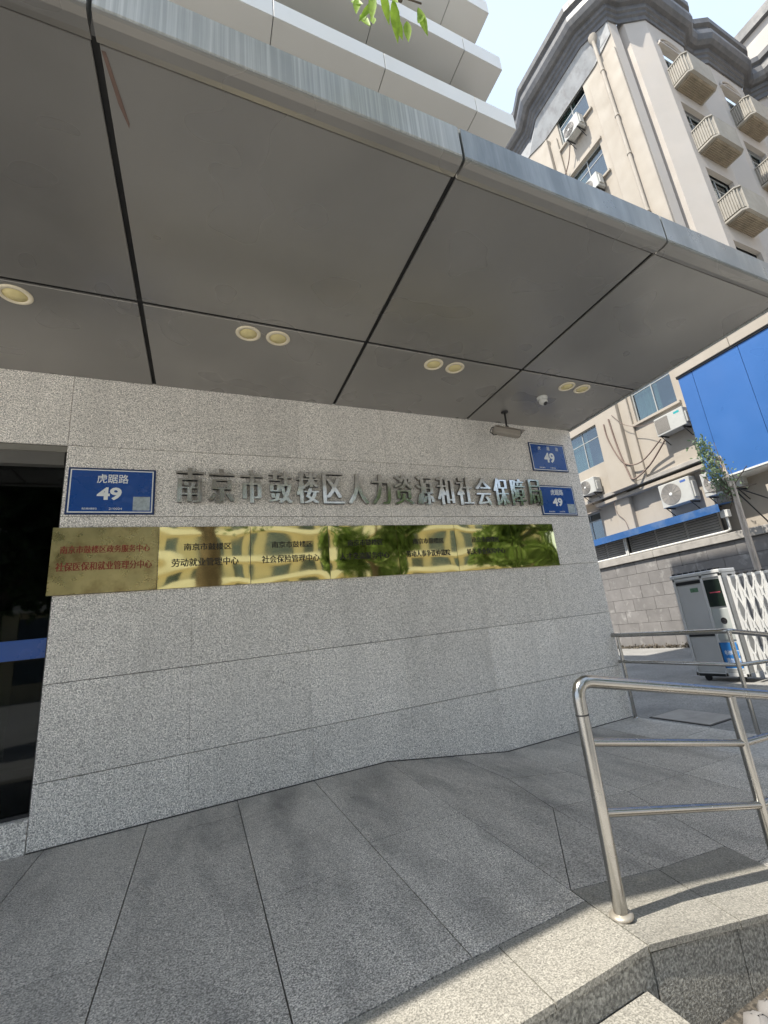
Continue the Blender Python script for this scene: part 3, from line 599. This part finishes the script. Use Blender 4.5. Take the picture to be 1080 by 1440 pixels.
obj('wall_recess', vstrip([(25.4,1.1),(25.9,1.5),(26.6,1.5),(27.3,.8)], 6, 27.3), PINK, nb)
obj('core', MB().prism([(16.9,2.2),(40,2.2),(40,14),(16.9,14)], -.3, 27.2), GREYR, nb)
# balconies
def balcony(x, zt_):
    x0, x1, y0, y1, z0, z1 = x+.35, x+2.25, .3, 1.098, zt_-1.0, zt_
    bb = obj('balcony', MB().prism([(x0+.02,y1),(x0+.02,y0+.22),(x0+.17,y0+.07),(x1-.17,y0+.07),(x1-.02,y0+.22),(x1-.02,y1)], z0+.1, z1), RIB, nb)
    rb = MB(); path = [(x0,y1),(x0,y0+.2),(x0+.15,y0+.05),(x1-.15,y0+.05),(x1,y0+.2),(x1,y1)]
    def bar(px_, py_, s=.024): rb.box((px_-s,py_-s,z0+.06),(px_+s,py_+s,z1-.04))
    for (a, b), (c, d) in zip(path, path[1:]):
        L = math.hypot(c-a, d-b); k = max(1, int(L/.075))
        if abs(d-b) < 1e-6: continue
        for i in range(k): bar(a+(c-a)*i/k, b+(d-b)*i/k)
    obj('ribs', rb, RIB, bb, kind='stuff')
    obj('front_panel', B((x0+.16,y0,z0),(x1-.16,y0+.065,z1)), RIB, bb)
    lip = MB().prism([(x0-.03,y1),(x0-.03,y0+.17),(x0+.13,y0-.0),(x1-.13,y0-.0),(x1+.03,y0+.17),(x1+.03,y1)], z0-.08, z0-.001); lip2 = MB().prism([(x0-.03,y1),(x0-.03,y0+.17),(x0+.13,y0-.0),(x1-.13,y0-.0),(x1+.03,y0+.17),(x1+.03,y1)], z1+.001, z1+.06)
    obj('lip', lip, RIB, bb); obj('lip', lip2, RIB, bb)
    lv = MB(); lv.box((x0+.12,y0+.12,z0-.12),(x1-.12,y1,z0-.081))
    for i in range(9): lv.box((x0+.14,y0+.16+i*.07,z0-.16),(x1-.14,y0+.185+i*.07,z0-.121))
    for i in range(3): lv.box((x0+.14+(x1-x0-.3)*i/2,y0+.14,z0-.17),(x0+.17+(x1-x0-.3)*i/2,y1-.02,z0-.161))
    obj('louvred_underside', lv, LOUV, bb)
for b in bays[:2]:
    for k in range(5): balcony(b, 23.8-3.75*k)
for b in bays[:2]:
    ar = MB().tube([(b+.4+.95*(1-math.cos(t)),1.04,25.55+.62*math.sin(t)) for t in [math.pi*i/14 for i in range(15)]], .05, 6)
    ar.tube([(b+.62+.73*(1-math.cos(t)),1.05,25.6+.42*math.sin(t)) for t in [math.pi*i/14 for i in range(15)]], .03, 6)
    ar.box((b+.35,.98,25.52),(b+2.35,1.098,25.6)); obj('arched_moulding', ar, PINK, nb)
# cornice sweep
plan = [(16.2,14),(16.2,7.3),(15.75,6.3),(15.75,3.0),(16.2,1.8),(16.75,1.72),(17.85,1.1),(20.55,1.1),(21.1,1.42),(21.8,1.42),(22.45,1.08),(25.4,1.08),(26.1,1.42),(26.7,1.35),(27.3,.6),(27.3,-14)]
def offs(pl, d):
    out = []
    for i, p in enumerate(pl):
        p = Vector(p); ns = []
        if i > 0: e = (p-Vector(pl[i-1])).normalized(); ns.append(Vector((e.y, -e.x)))
        if i < len(pl)-1: e = (Vector(pl[i+1])-p).normalized(); ns.append(Vector((e.y, -e.x)))
        ns = [-q if False else q for q in ns]; m_ = sum(ns, Vector((0,0))); 
        if len(ns) == 2: m_ = m_/(1+ns[0].dot(ns[1])) if 1+ns[0].dot(ns[1]) > .3 else m_/2
        out.append(p+m_*d)
    return out
sgn = -1 if offs([(16.2,14),(16.2,7)], 1)[0].x > 16.2 else 1
def sweep(prof, m, name):
    mb = MB(); rows = [[(q.x, q.y, z) for q in offs(plan, sgn*o)] for o, z in prof]; n = len(plan)
    for r in rows: mb.v += r
    for i in range(len(prof)-1):
        for j in range(n-1): mb.f.append((i*n+j, i*n+j+1, (i+1)*n+j+1, (i+1)*n+j)); mb.sm.append(False)
    obj(name, mb, m, nb)
sweep([(.0,26.9),(.06,26.9),(.06,27.15),(.14,27.2),(.14,27.38),(.22,27.42),(.26,27.6)], GUTTER, 'cornice_moulding')
sweep([(.26,27.6),(.42,27.62),(.58,27.75),(.68,28.0),(.66,28.3),(.55,28.5),(.55,28.62),(.7,28.7),(.72,29.0),(.3,29.05),(.0,29.0)], GUTTER, 'cornice')
cv = MB(); pa = [(16.149,14),(16.149,7.6),(16.149,6.4),(16.149,2.9),(16.149,1.83)]; pb = [(16.2,14),(16.2,7.3),(15.75,6.3),(15.75,3.0),(16.2,1.8)]; zz = [26.1,26.1,25.7,25.7,26.1]
cv.add([(x,y,z) for (x,y),z in zip(pa,zz)]+[(x,y,26.93) for x,y in pb], [(i,i+1,6+i,5+i) for i in range(4)]); obj('cornice_cove', cv, GREYR, nb)
# far wing and set back block
wg = thing('building_wing', (30,-6,-.25), 'cream wing of the tall building beyond the balconies with a dark roof edge', 'building')
obj('wall', MB().prism([(27.3,.6),(27.3,-14),(40,-14),(40,1)], 6, 27.0), PINK, wg)
ub = thing('upper_block', (33,-3,27), 'set back upper block with dark sloping roof edge at the top right', 'building')
obj('wall', MB().prism([(31,2.2),(31,-14),(42,-14),(42,2.2)], 27, 35.3), PINK, ub); obj('roof_edge', MB().prism([(30.7,2.5),(30.7,-14),(42,-14),(42,2.5)], 35.301, 36.0), GUTTER, ub)
# lower storey: recess, ledge
obj('storey_ledge', B((X1-.12,3.2,6.12),(17.5,13.9,6.278), .01), CONC, nb)
X3 = 16.5; P3 = (X3,0,0)
lowh = [(-10.2,-8.75,4.5,5.75)]
obj('lower_wall', facade(MB(), P3, U1, N1, -14, -1.7, 3.2, 6.12, lowh), CREAM, nb); window(nb, P3, U1, N1, lowh[0], curtain=False)
obj('pier', B((X3-.22,6.9,4.3),(X3-.002,7.7,6.11), .02), CREAM, nb)
obj('beam', B((X3-.35,3.2,5.86),(X3-.002,8.6,6.0), .01), CREAM, nb)
obj('window_hood', MB().prism([(X3-.7,8.6),(X3-.7,10.4),(X3,10.4),(X3,8.6)], lambda x, y: 5.78-.25*(X3-x), lambda x, y: 5.82-.25*(X3-x)), surf('hood_sheet',(.42,.36,.31),.7), nb)
# lean-to with louvres and blue roof
lt = thing('lean_to', (16,6,3.3), 'low lean-to with grey louvre strips under a blue metal roof edge', 'shed')
rf = MB().prism([(15.45,2.95),(15.45,9.6),(X3,9.6),(X3,2.95)], lambda x, y: 4.30+.12*(x-15.45), lambda x, y: 4.33+.12*(x-15.45)); obj('roof', rf, BLUEA, lt)
obj('roof_edge', B((15.43,2.95,4.06),(15.449,9.6,4.33)), BLUEA, lt)
obj('back_panel', B((15.98,3.3,3.36),(16.1,9.5,4.28)), DARKI, lt)
sl0 = None; k = 0
for seg, (ya, yb) in enumerate([(3.35,4.55),(4.6,5.8),(5.85,7.05),(7.25,8.3),(8.35,9.45)]):
    obj('louvre_frame', B((15.90,yb,3.36),(15.97,yb+.006,4.25)), LIGHTF, lt); fl = obj('louvre_frame', B((15.90,ya-.04,3.36),(15.97,ya,4.25)), surf('louvre_grey',(.36,.335,.305),.7,var=.15), lt)
    for i in range(9):
        z = 3.40+i*.093; m_ = MB().prism([(15.87,ya+.002),(15.87,yb-.002),(15.92,yb-.002),(15.92,ya+.002)], lambda x, y: z+1.3*(x-15.87), lambda x, y: z+.018+1.3*(x-15.87)); obj('slat', m_, MC['louvre_grey'], fl)
dpp = MB().tube([(15.8,3.05,4.15),(15.8,3.0,3.95),(15.8,3.0,3.46),(15.8,3.15,3.42),(15.82,9.4,3.40)], .045, 8).box((15.7,2.88,3.88),(15.9,3.14,4.12), .01)
obj('drain_pipe', dpp, LIGHTF, lt); obj('drain_pipe', MB().tube([(15.75,7.12,4.25),(15.75,7.12,3.38)], .035, 8).tube([(15.75,7.2,4.25),(15.75,7.2,3.38)], .03, 8), LIGHTF, lt)
# block wall with coping
bw = thing('block_wall', (15.9,4,-.27), 'grey painted block wall with a concrete coping along the driveway', 'wall')
obj('mortar_core', B((15.83,-9,-.3),(16.3,14,3.08)), MORT, bw)
for a, b in [(14,10),(10,6),(6,2),(2,-2),(-2,-6),(-6,-9)]: obj('coping', B((15.70,a-.004,3.09),(16.4,b+.004,3.35), .015), CONC, bw)
base = obj('block', B((15.80,-.495,0),(15.832,.495,.468), .006), BLOCK, bw, org=(15.8,0,0)); base.location = Vector((15.8,9.5,-.27))-wloc(bw)
for j in range(7):
    for i in range(22):
        y = 11.5-i*1.0-(.5 if j % 2 else 0)
        inst(base, 'block', (15.8+rg.uniform(-.004,.004), y, -.268+j*.478), bw)
bpy.data.objects.remove(base)
rbl = leaf_mb([(15.72+rg.uniform(-.12,.06), rg.uniform(5,10.5), -.26+abs(rg.gauss(0,.06))) for _ in range(500)], .06, rg); obj('wall_foot_debris', rbl, surf('dry_debris',(.10,.085,.065),.9,var=.4,vs=9), bw, kind='stuff')
# blue clad box and annex
bl = thing('blue_clad_annex', (17.5,-3,-.27), 'annex with large glossy blue wall panels and cream roof band', 'building')
ys_ = [3.16,2.62,1.02,-.6,-2.2,-3.8,-5.4,-7.0]
obj('panel_backing', B((15.75,-8.6,5.2),(16.7,3.12,9.2)), DARKM, bl)
for a, b in zip(ys_, ys_[1:]): obj('blue_panel', B((15.70,a-.006,5.20),(15.748,b+.006,9.20), .006), BLUEM, bl)
obj('end_panel', B((15.70,3.121,5.20),(16.7,3.155,9.2)), BLUEM, bl)
obj('bottom_trim', B((15.66,-8.6,5.14),(15.72,3.17,5.198), .004), LIGHTF, bl); obj('top_trim', B((15.66,-8.6,9.202),(15.76,3.2,9.27), .004), DARKM, bl)
for a, b in [(3.2,1.2),(1.19,-.9),(-.91,-3.1),(-3.11,-8.6)]: obj('roof_band', B((15.62,a,9.272),(16.8,b+.004,9.95), .01), CREAM, bl)
for a, b in zip(ys_, ys_[1:]): obj('soffit_sheet', B((15.74,a-.004,5.10),(17.2,b+.004,5.138)), SHEET, bl)
obj('annex_wall', B((17.2,-8.6,3.3),(17.4,3.0,5.1)), surf('annex_brown',(.08,.07,.062),.85,var=.3,vs=1.4), bl)
for a, b in [(1.5,.1),(0,-1.4)]: obj('panel', B((15.95,a,3.36),(16.05,b,4.3), .01), GREYR, bl)
obj('band', B((15.8,-8.6,4.32),(16.2,1.6,4.55), .01), CREAM, bl)
obj('annex_core', B((17.41,-8.6,-.2),(26,1.6,9.2)), GREYR, bl)
obj('bracket', MB().tube([(15.9,1.3,4.56),(16.7,.8,5.08)], .05, 6), LIGHTF, bl); obj('bracket', MB().tube([(15.9,.6,5.05),(16.4,.3,4.56)], .04, 6), LIGHTF, bl)
# air conditioners
def ac(x, y0, y1, z0, z1, lab, fan=True, logo=None, grille=False, dpt=.42):
    t = thing('air_conditioner', (x+dpt/2,(y0+y1)/2,z0), lab, 'air conditioner', 'outdoor air conditioner units'); w = y1-y0; h = z1-z0
    obj('casing', B((x,y0,z0),(x+dpt,y1,z1), .02), ACW, t)
    if fan:
        cy = y1-w*.36; cz = (z0+z1)/2; R_ = min(w*.33, h*.43)
        obj('fan_recess', MB().lathe((x-.001,cy,cz), (-1,0,0), [(R_*1.05,0),(R_*1.05,.006)], 28), ACG, t)
        ring = MB()
        for k in range(1, 9): 
            rr_ = R_*k/8.2; ring.tube([(x-.015,cy+rr_*math.cos(q),cz+rr_*math.sin(q)) for q in [6.2832*i/24 for i in range(25)]], .006, 5, False)
        for k in range(12): q = 6.2832*k/12; ring.tube([(x-.017,cy,cz),(x-.017,cy+R_*math.cos(q+.4),cz+R_*math.sin(q+.4))], .005, 4)
        obj('fan_guard', ring, DARKM if False else surf('guard_grey',(.30,.29,.28),.5), t); obj('fan_hub', MB().lathe((x-.018,cy,cz), (-1,0,0), [(R_*.17,0),(R_*.12,.01)], 12), LIGHTF, t)
    if grille:
        gm = MB()
        for k in range(22): gm.box((x-.012,y1-.04-k*(w*.45/22)-.012,z0+.08),(x-.001,y1-.04-k*(w*.45/22),z1-.06))
        for k in range(16): gm.box((x-.008,y1-.04-w*.45,z0+.08+k*(h-.14)/16),(x-.002,y1-.03,z0+.088+k*(h-.14)/16))
        obj('side_grille', gm, ACG, t)
    for yy in (y0+.12, y1-.16):
        br = MB(); br.box((x-.03,yy,z0-.05),(x+dpt+.1,yy+.04,z0-.004)); br.tube([(x+.02,yy+.02,z0-.05),(x+dpt+.08,yy+.02,z0-.38)], .018, 5); obj('bracket', br, DARKM, t)
    if logo: obj('badge', B((x-.003,y0+.14,z1-.16),(x-.0005,y0+.36,z1-.08)), surf('badge_'+logo, {'teal': (.02,.30,.32), 'blue': (.06,.12,.35)}[logo], .4), t)
    obj('service_cover', B((x+.06,y0-.06,z0+.1),(x+.3,y0-.001,z1-.2), .01), ACW, t)
    return t
ac(16.0,4.0,5.28,4.83,5.74,'white air conditioner with round fan above the blue roof edge, fully in view',logo='blue')
ac(16.0,2.35,3.6,4.76,5.62,'white air conditioner with round fan partly hidden behind the blue panels and the vine')
ac(15.75,3.35,4.55,7.5,8.22,'white air conditioner with grille and teal badge under the curtained window',fan=False,grille=True,logo='teal')
ac(15.62,4.0,4.95,23.35,24.1,'white air conditioner below the topmost side window')
ac(15.62,3.9,4.85,19.5,20.25,'white air conditioner at the second side window, half behind the canopy edge')
ac(15.75,8.0,8.9,6.45,7.15,'white air conditioner half hidden by the granite wall corner')
# cables on the side wall
def cable(pts, r, lab):
    P_ = [Vector(p) for p in pts]; out = []
    for i in range(len(P_)-1):
        a = P_[max(0,i-1)]; b = P_[i]; c = P_[i+1]; d = P_[min(len(P_)-1,i+2)]
        for k in range(5):
            t = k/5; out.append(.5*((2*b)+(-a+c)*t+(2*a-5*b+4*c-d)*t*t+(-a+3*b-3*c+d)*t**3))
    out.append(P_[-1]); tag(obj('cable', MB().tube(out, r, 6), surf('cable_brown',(.17,.12,.10),.7)), lab, 'cable', 'cables on the cream side wall')
xc = X1-.33
cable([(xc,6.9,9.2),(xc,6.85,8.4),(xc,6.4,7.2),(xc,5.6,6.9),(xc-.2,4.4,7.35)], .028, 'thick brown cable curving from the wall top to the air conditioner under the window')
cable([(xc,6.6,9.3),(xc,6.5,8.0),(xc,6.3,6.8),(xc,6.1,6.35),(xc+.2,5.4,6.7),(xc,4.4,7.3)], .035, 'jagged brown cable bundle hanging lowest under the middle air conditioner')
cable([(xc,6.4,9.4),(xc,5.9,8.7),(xc,5.2,8.3),(xc-.2,4.5,8.1)], .012, 'thin cable slanting down to the top of the middle air conditioner')
cable([(15.9,4.9,23.4),(15.95,5.3,22.6),(15.95,5.9,22.1),(15.95,6.6,22.3),(15.9,7.0,23.1),(15.95,6.9,24.0)], .03, 'looping cable beneath the topmost air conditioner')
cable([(X3-.3,7.5,6.1),(X3-.3,7.6,5.4),(X3-.26,7.3,4.9),(X3-.3,7.2,4.4)], .012, 'thin cable hanging on the lower pier above the blue roof edge')
# pole with vine
vp = thing('vine_pole', (14.6,1.93,-.27), 'weathered leaning pole in front of the blue panels with a leafy vine at its top', 'pole')
obj('pole', MB().tube([(14.6,1.93,-.27),(14.6,1.92,3.3),(14.6,1.9,4.6)], [.1,.085,.08], 10).tube([(14.52,1.9,4.55),(14.6,2.0,5.6)], [.07,.04], 8).tube([(14.5,1.86,.0),(14.52,1.80,4.7)], .035, 6), POLEM, vp)
g = random.Random(5); pts = []
for i in range(900):
    t = g.random(); c = Vector((14.55, 2.0+.45*t, 4.4+1.9*t)); r = .30*(1-.35*t); d = Vector((g.gauss(0,1),g.gauss(0,1),g.gauss(0,1.2)))*r*.55; pts.append(c+d)
obj('leaves', leaf_mb(pts, .055, g), LEAFG, vp); st = MB()
for i in range(26):
    y0 = g.uniform(1.7,2.5); z0 = g.uniform(4.3,6.2); st.tube([(14.55,y0,z0),(14.5,y0+g.uniform(-.25,.25),z0-g.uniform(.2,.6)),(14.55,1.95,4.2)], .008, 4)
for a in ((1.3,5.0),(2.7,4.6),(1.2,4.4)): st.tube([(14.6,1.95,4.5),(14.5,a[0],a[1])], .014, 5)
obj('stems', st, BARK, vp)
cables2 = [[(14.6,1.95,4.6),(15.2,1.2,3.9),(15.7,.4,3.0)],[(14.6,1.9,4.5),(15.0,1.5,3.4),(15.6,1.3,2.4)]]
for i, c in enumerate(cables2): tag(obj('cable', MB().tube(c, .02, 6), BLACK), ['black cable slanting right from the vine pole to the coping','black cable dropping behind the vine pole'][i], 'cable')

# ================================================================== RETRACTABLE GATE
gt = thing('retractable_gate', (9.85,.0,-.27), 'white aluminium folding driveway gate with grey motor cabinet', 'gate')
GX = 9.66; gy0, gy1, gy2 = 1.16, .46, .06; z0 = -.16; z1 = 1.99
hb = obj('motor_cabinet', B((GX+.03,gy2,z0+.06),(GX+.55,gy0,z1-.1)), ALUG, gt)
fm = MB()
for y in (gy0, gy1+.06, gy2+.055): fm.box((GX,y-.055,z0),(GX+.06,y,z1-.06), .004)
for z in (z0, z1-.16): fm.box((GX,gy2,z),(GX+.055,gy0,z+.06), .004)
fm.box((GX-.02,gy2,z1-.09),(GX+.55,gy0+.03,z1-.02), .01); obj('frame', fm, ALU, hb)
obj('grey_panel', B((GX+.012,gy1+.07,.72),(GX+.028,gy0-.07,1.72), .004), ALUG, hb); obj('grey_panel', B((GX+.012,gy1+.07,-.09),(GX+.028,gy0-.07,.62), .004), ALUG, hb)
obj('black_strip', B((GX+.008,gy1+.065,.635),(GX+.03,gy0-.06,.70)), BLACK, hb); obj('black_strip', B((GX+.008,gy1+.065,1.74),(GX+.03,gy0-.06,1.81)), BLACK, hb)
obj('black_strip', B((GX-.002,gy1+.065,-.17),(GX+.03,gy0-.06,-.115)), BLACK, hb)
obj('green_label', B((GX+.008,.62,1.56),(GX+.0115,.80,1.65)), surf('label_green',(.10,.20,.12),.6,var=.4,vs=40), hb)
obj('display', B((GX+.008,gy2+.06,1.22),(GX+.029,gy1-.0,1.78)), SCREEN, hb)
obj('red_digits', B((GX+.004,gy2+.10,1.5),(GX+.0075,gy1-.08,1.52)), REDL, hb)
obj('door_panel', B((GX+.008,gy2+.06,.55),(GX+.028,gy1-.0,1.17), .004), surf('door_silver',(.50,.53,.51),.35,metal=.3), hb)
em = MB().lathe((GX+.006,.25,.93), (-1,0,0), [(.065,0),(.065,.004),(.05,.006),(.048,.002),(.02,.002),(.018,.008)], 16)
for k in range(6): q = k*1.047; em.tube([(GX+.002,.25+.02*math.cos(q),.93+.02*math.sin(q)),(GX+.002,.25+.05*math.cos(q),.93+.05*math.sin(q))], .006, 4)
obj('round_emblem', em, DARKM, hb)
stk = obj('blue_sticker', B((GX+.0,gy2+.075,.0),(GX+.006,gy1+.03,.5)), surf('sticker_blue',(.03,.20,.55),.4), hb)
RM = Matrix.Rotation(math.radians(-90), 4, 'Z')
obj('white_edge', B((GX+.002,gy2+.065,-.02),(GX+.0055,gy1+.045,-.001)), WHITE, stk)
for k, s_ in enumerate(('电动伸缩门','请勿靠近')): put_text('lettering', s_, .29, .1, (GX-.001,.27,.30-.15*k), WHITE, stk, .001, bold=.01, mat=RM)
obj('lower_panel', B((GX+.012,gy2+.06,-.09),(GX+.026,gy1,-.03)), ALUG, hb)
for y in (.95,.25): obj('wheel', MB().lathe((GX+.05,y,-.20), (1,0,0), [(.07,0),(.07,.04)], 14), BLACK, hb)
tp = MB()
for i in range(8): tp.box((GX+.0,gy0-.1-i*.14,z1-.018),(GX+.08,gy0-.02-i*.14,z1+.02), .006)
obj('top_clips', tp, DARKM, hb)
mod = None; px0 = GX+.1
def mk_module():
    m = MB(); w = .5
    for xx in (0, w):
        m.box((xx-.017,-.03,.1),(xx+.017,.03,2.03), .003)
    m.box((-.017,-.03,2.03),(w+.017,.03,2.075), .004); m.box((0,-.012,.95),(w,.012,1.0)); m.box((0,-.012,.2),(w,.012,.25))
    return m
def mk_cross(side):
    m = MB(); p = .165
    for xx in ((-.032, .532)[side],):
        for k in range(3):
            za = .2+k*.6; m.add([], [])
            for s in (1, -1):
                a = Vector((xx, s*p*.5, za)); b = Vector((xx, -s*p*.5, za+.6)); d = (b-a).normalized(); e = Vector((0, d.z, -d.y))*.014; t = Vector((.006, 0, 0))*(1 if s == 1 else -1)
                off = t*1.2; vs = [a+e+off, a-e+off, b-e+off, b+e+off]; vs = [v-Vector((.004,0,0)) for v in vs]+[v+Vector((.004,0,0)) for v in vs]
                m.add(vs, [(0,1,2,3),(7,6,5,4),(0,4,5,1),(1,5,6,2),(2,6,7,3),(3,7,4,0)])
        for k in range(3): m.box((xx-.012,-.022,.42+k*.6),(xx+.012,.022,.56+k*.6))
    m.fix = True; return m
y = gy2-.1
fr0 = cr0 = cl0 = None
for i in range(22):
    loc = (px0+max(0,i-4)*.012, y, -.27)
    if fr0 is None:
        fr0 = obj('fold_frame', mk_module().xf(Matrix.Translation(loc)), ALU, gt, org=loc); cr0, cr1 = [obj('cross_slats', mk_cross(q_).xf(Matrix.Translation((loc[0],loc[1]-.08,loc[2]))), ALU, fr0, org=(loc[0],loc[1]-.08,loc[2])) for q_ in (0, 1)]
        cl0 = obj('top_clip', B((loc[0]-.03,loc[1]-.06,loc[2]+2.077),(loc[0]+.03,loc[1]-.0,loc[2]+2.11), .004), DARKM, fr0, org=loc)
    else:
        f = inst(fr0, 'fold_frame', loc, gt); inst(cr0, 'cross_slats', (loc[0],loc[1]-.08,loc[2]), f); inst(cr1, 'cross_slats', (loc[0],loc[1]-.08,loc[2]), f); inst(cl0, 'top_clip', loc, f)
    y -= .16
# ================================================================== STREET SIDE (seen in reflections)
tree((.15,-9.0,-.44), 12, 3.5, 'tall street tree behind the viewer whose fresh leaves hang into the top of the view', LEAFM, 11, n=5200, ls=.14, tr=.3,
     crown=[(Vector((-3.5,-10,8.5)),1.7),(Vector((-1.5,-8.6,7.0)),1.6),(Vector((1.2,-9.5,6.8)),1.7),(Vector((3.2,-10,8)),1.7),(Vector((0,-9,10)),2.0),(Vector((2.2,-8.5,9.8)),1.6),(Vector((-2.2,-7.8,10)),1.6),
            (Vector((1.6,-5.0,12.3)),1.25),(Vector((0.4,-5.6,11.3)),1.2),(Vector((2.8,-4.6,13.2)),1.2),(Vector((3.6,-6.5,11.5)),1.4),(Vector((.6,-6.8,10.6)),1.3)])
# hanging fresh leaves at the top of the view
br = thing('leafy_branch', (2.0,-2.6,7.6), 'bright green pointed leaves hanging down at the top edge of the view', 'branch')
def pleaf(base, tip, w):
    base, tip = Vector(base), Vector(tip); d = tip-base; s = d.cross(Vector((.43,.86,.27))).normalized()*w; nn = d.cross(s).normalized()*w*.35; m = MB()
    ks = [0,.12,.3,.5,.7,.88,1]; ws = [.05,.55,.95,1,.7,.3,.02]; vs = []
    for k, q in zip(ks, ws): c = base+d*k+nn*math.sin(k*3.1)*-.6; vs += [c-s*q+nn*q, c, c+s*q+nn*q]
    m.add(vs, [f for i in range(6) for f in ((3*i,3*i+1,3*i+4,3*i+3),(3*i+1,3*i+2,3*i+5,3*i+4))], True); return m
for (x, z, lx, lz, w) in [(.90,5.47,.93,.30,.026),(.945,5.54,.90,.26,.02),(.985,5.36,1.02,.40,.028),(1.02,5.50,.98,.30,.024),(1.06,5.60,1.08,.24,.022),(1.17,5.61,1.10,.26,.028),(1.255,5.57,1.2,.33,.034),
                          (1.32,5.70,1.26,.22,.026),(1.36,5.68,1.36,.28,.03),(1.40,5.74,1.45,.2,.024),(1.475,5.66,1.42,.34,.03),(.96,5.62,1.06,.2,.024),(1.22,5.74,1.16,.24,.03),(1.44,5.82,1.5,.2,.024)]:
    lx, lz_, x, zt_ = lx*.867-.01, 1.5+(z+lz-1.5)*.867, x*.867-.01, 1.5+(z-1.5)*.867
    zt_ += .07
    obj('leaf', pleaf((lx,-4.15+rg.uniform(-.08,.08),lz_), (x,-4.15+rg.uniform(-.08,.08),zt_), w*.9), LEAFY, br)
obj('twig', MB().tube([(1.6,-4.4,7.4),(1.3,-4.2,6.1),(1.12,-4.15,5.45),(.95,-4.15,5.38),(.82,-4.15,5.3)], .008, 5).tube([(1.12,-4.15,5.5),(1.28,-4.15,5.55)], .006, 5), BARK, br)
tree((-5.4,-11.5,-.44), 10, 3.6, 'broad street tree left behind the viewer, mirrored in the dark entrance glass', LEAFD, 12, n=6500, ls=.2)
tree((6.5,-11.5,-.44), 9, 2.6, 'street tree across from the ramp, mirrored in the right brass plates', LEAFM, 13, n=4500, ls=.18)
tree((14,-12,-.44), 8, 2.8, 'dense street tree far right of the viewer beyond the ramp', LEAFM, 14, n=4500, ls=.18)
tree((21,-14,-.44), 10, 3.5, 'street tree furthest right on the street side', LEAFD, 15, n=4500, ls=.22)
ob = thing('opposite_building', (8,-42,-.45), 'pale yellow balcony building across the street behind the viewer', 'building')
P4 = (0,-42,0); U4 = (1,0,0); N4 = (0,1,0)
H4 = [(-30+i*3.2+.6, -30+i*3.2+2.6, .9+k*3.3, 2.7+k*3.3) for i in range(22) for k in range(5)]
obj('front_wall', facade(MB(), P4, U4, N4, -30, 42, -.45, 15.8, H4), FACO, ob)
gp = MB(); 
for h in H4: t = obox(P4, U4, N4, h[0], h[1], h[2], h[3], -.17, -.15); gp.add(t.v, t.f)
gp.fix = True; obj('windows', gp, surf('far_glass',(.06,.09,.10),.08,var=.3,spec=.8), ob)
bd_ = MB()
for k in range(5): bd_.box((-30,-41.9,3.1+k*3.3),(42,-40.9,3.45+k*3.3)).box((-30,-41.0,3.45+k*3.3),(42,-40.9,4.2+k*3.3))
obj('balcony_bands', bd_, surf('opposite_white',(.70,.66,.55),.8,var=.05), ob); obj('core', B((-30,-52,-.45),(42,-42.6,15.5)), GREYR, ob)
ob2 = thing('street_shop', (-12,-20,-.45), 'low cream kiosk across the street mirrored in the left brass plates', 'shop')
obj('walls', B((-3,-22,-.45),(4,-18,3.2), .03), FACO, ob2); obj('roof', B((-3.4,-22.4,3.201),(4.4,-17.4,3.5), .02), WHITE, ob2); obj('shop_window', B((-1.5,-17.995,.6),(2.5,-17.95,2.4)), MC['far_glass'], ob2)

g = random.Random(21); mb = leaf_mb([(g.uniform(1.5,4.2), -.02-abs(g.gauss(0,.04)), 0) for _ in range(40)], .012, g)
mb.v = [(x, y, zr(x, y)+.004+abs(z)*.5) for x, y, z in mb.v]; obj('wall_base_debris', mb, MC['dry_debris'], pav, kind='stuff')

sm_ = surf('joint_dirt', (.07,.065,.058), .95, var=.3, vs=4)
for a, b in [(-1.366,2.05),(2.05,3.78),(3.78,6.24)]:
    obj('base_sealant', MB().prism([(a,-.009),(b,-.009),(b,-.0015),(a,-.0015)], lambda x, y: zr(x, 0)-.01, lambda x, y: zr(x, 0)+.010), sm_, wall)
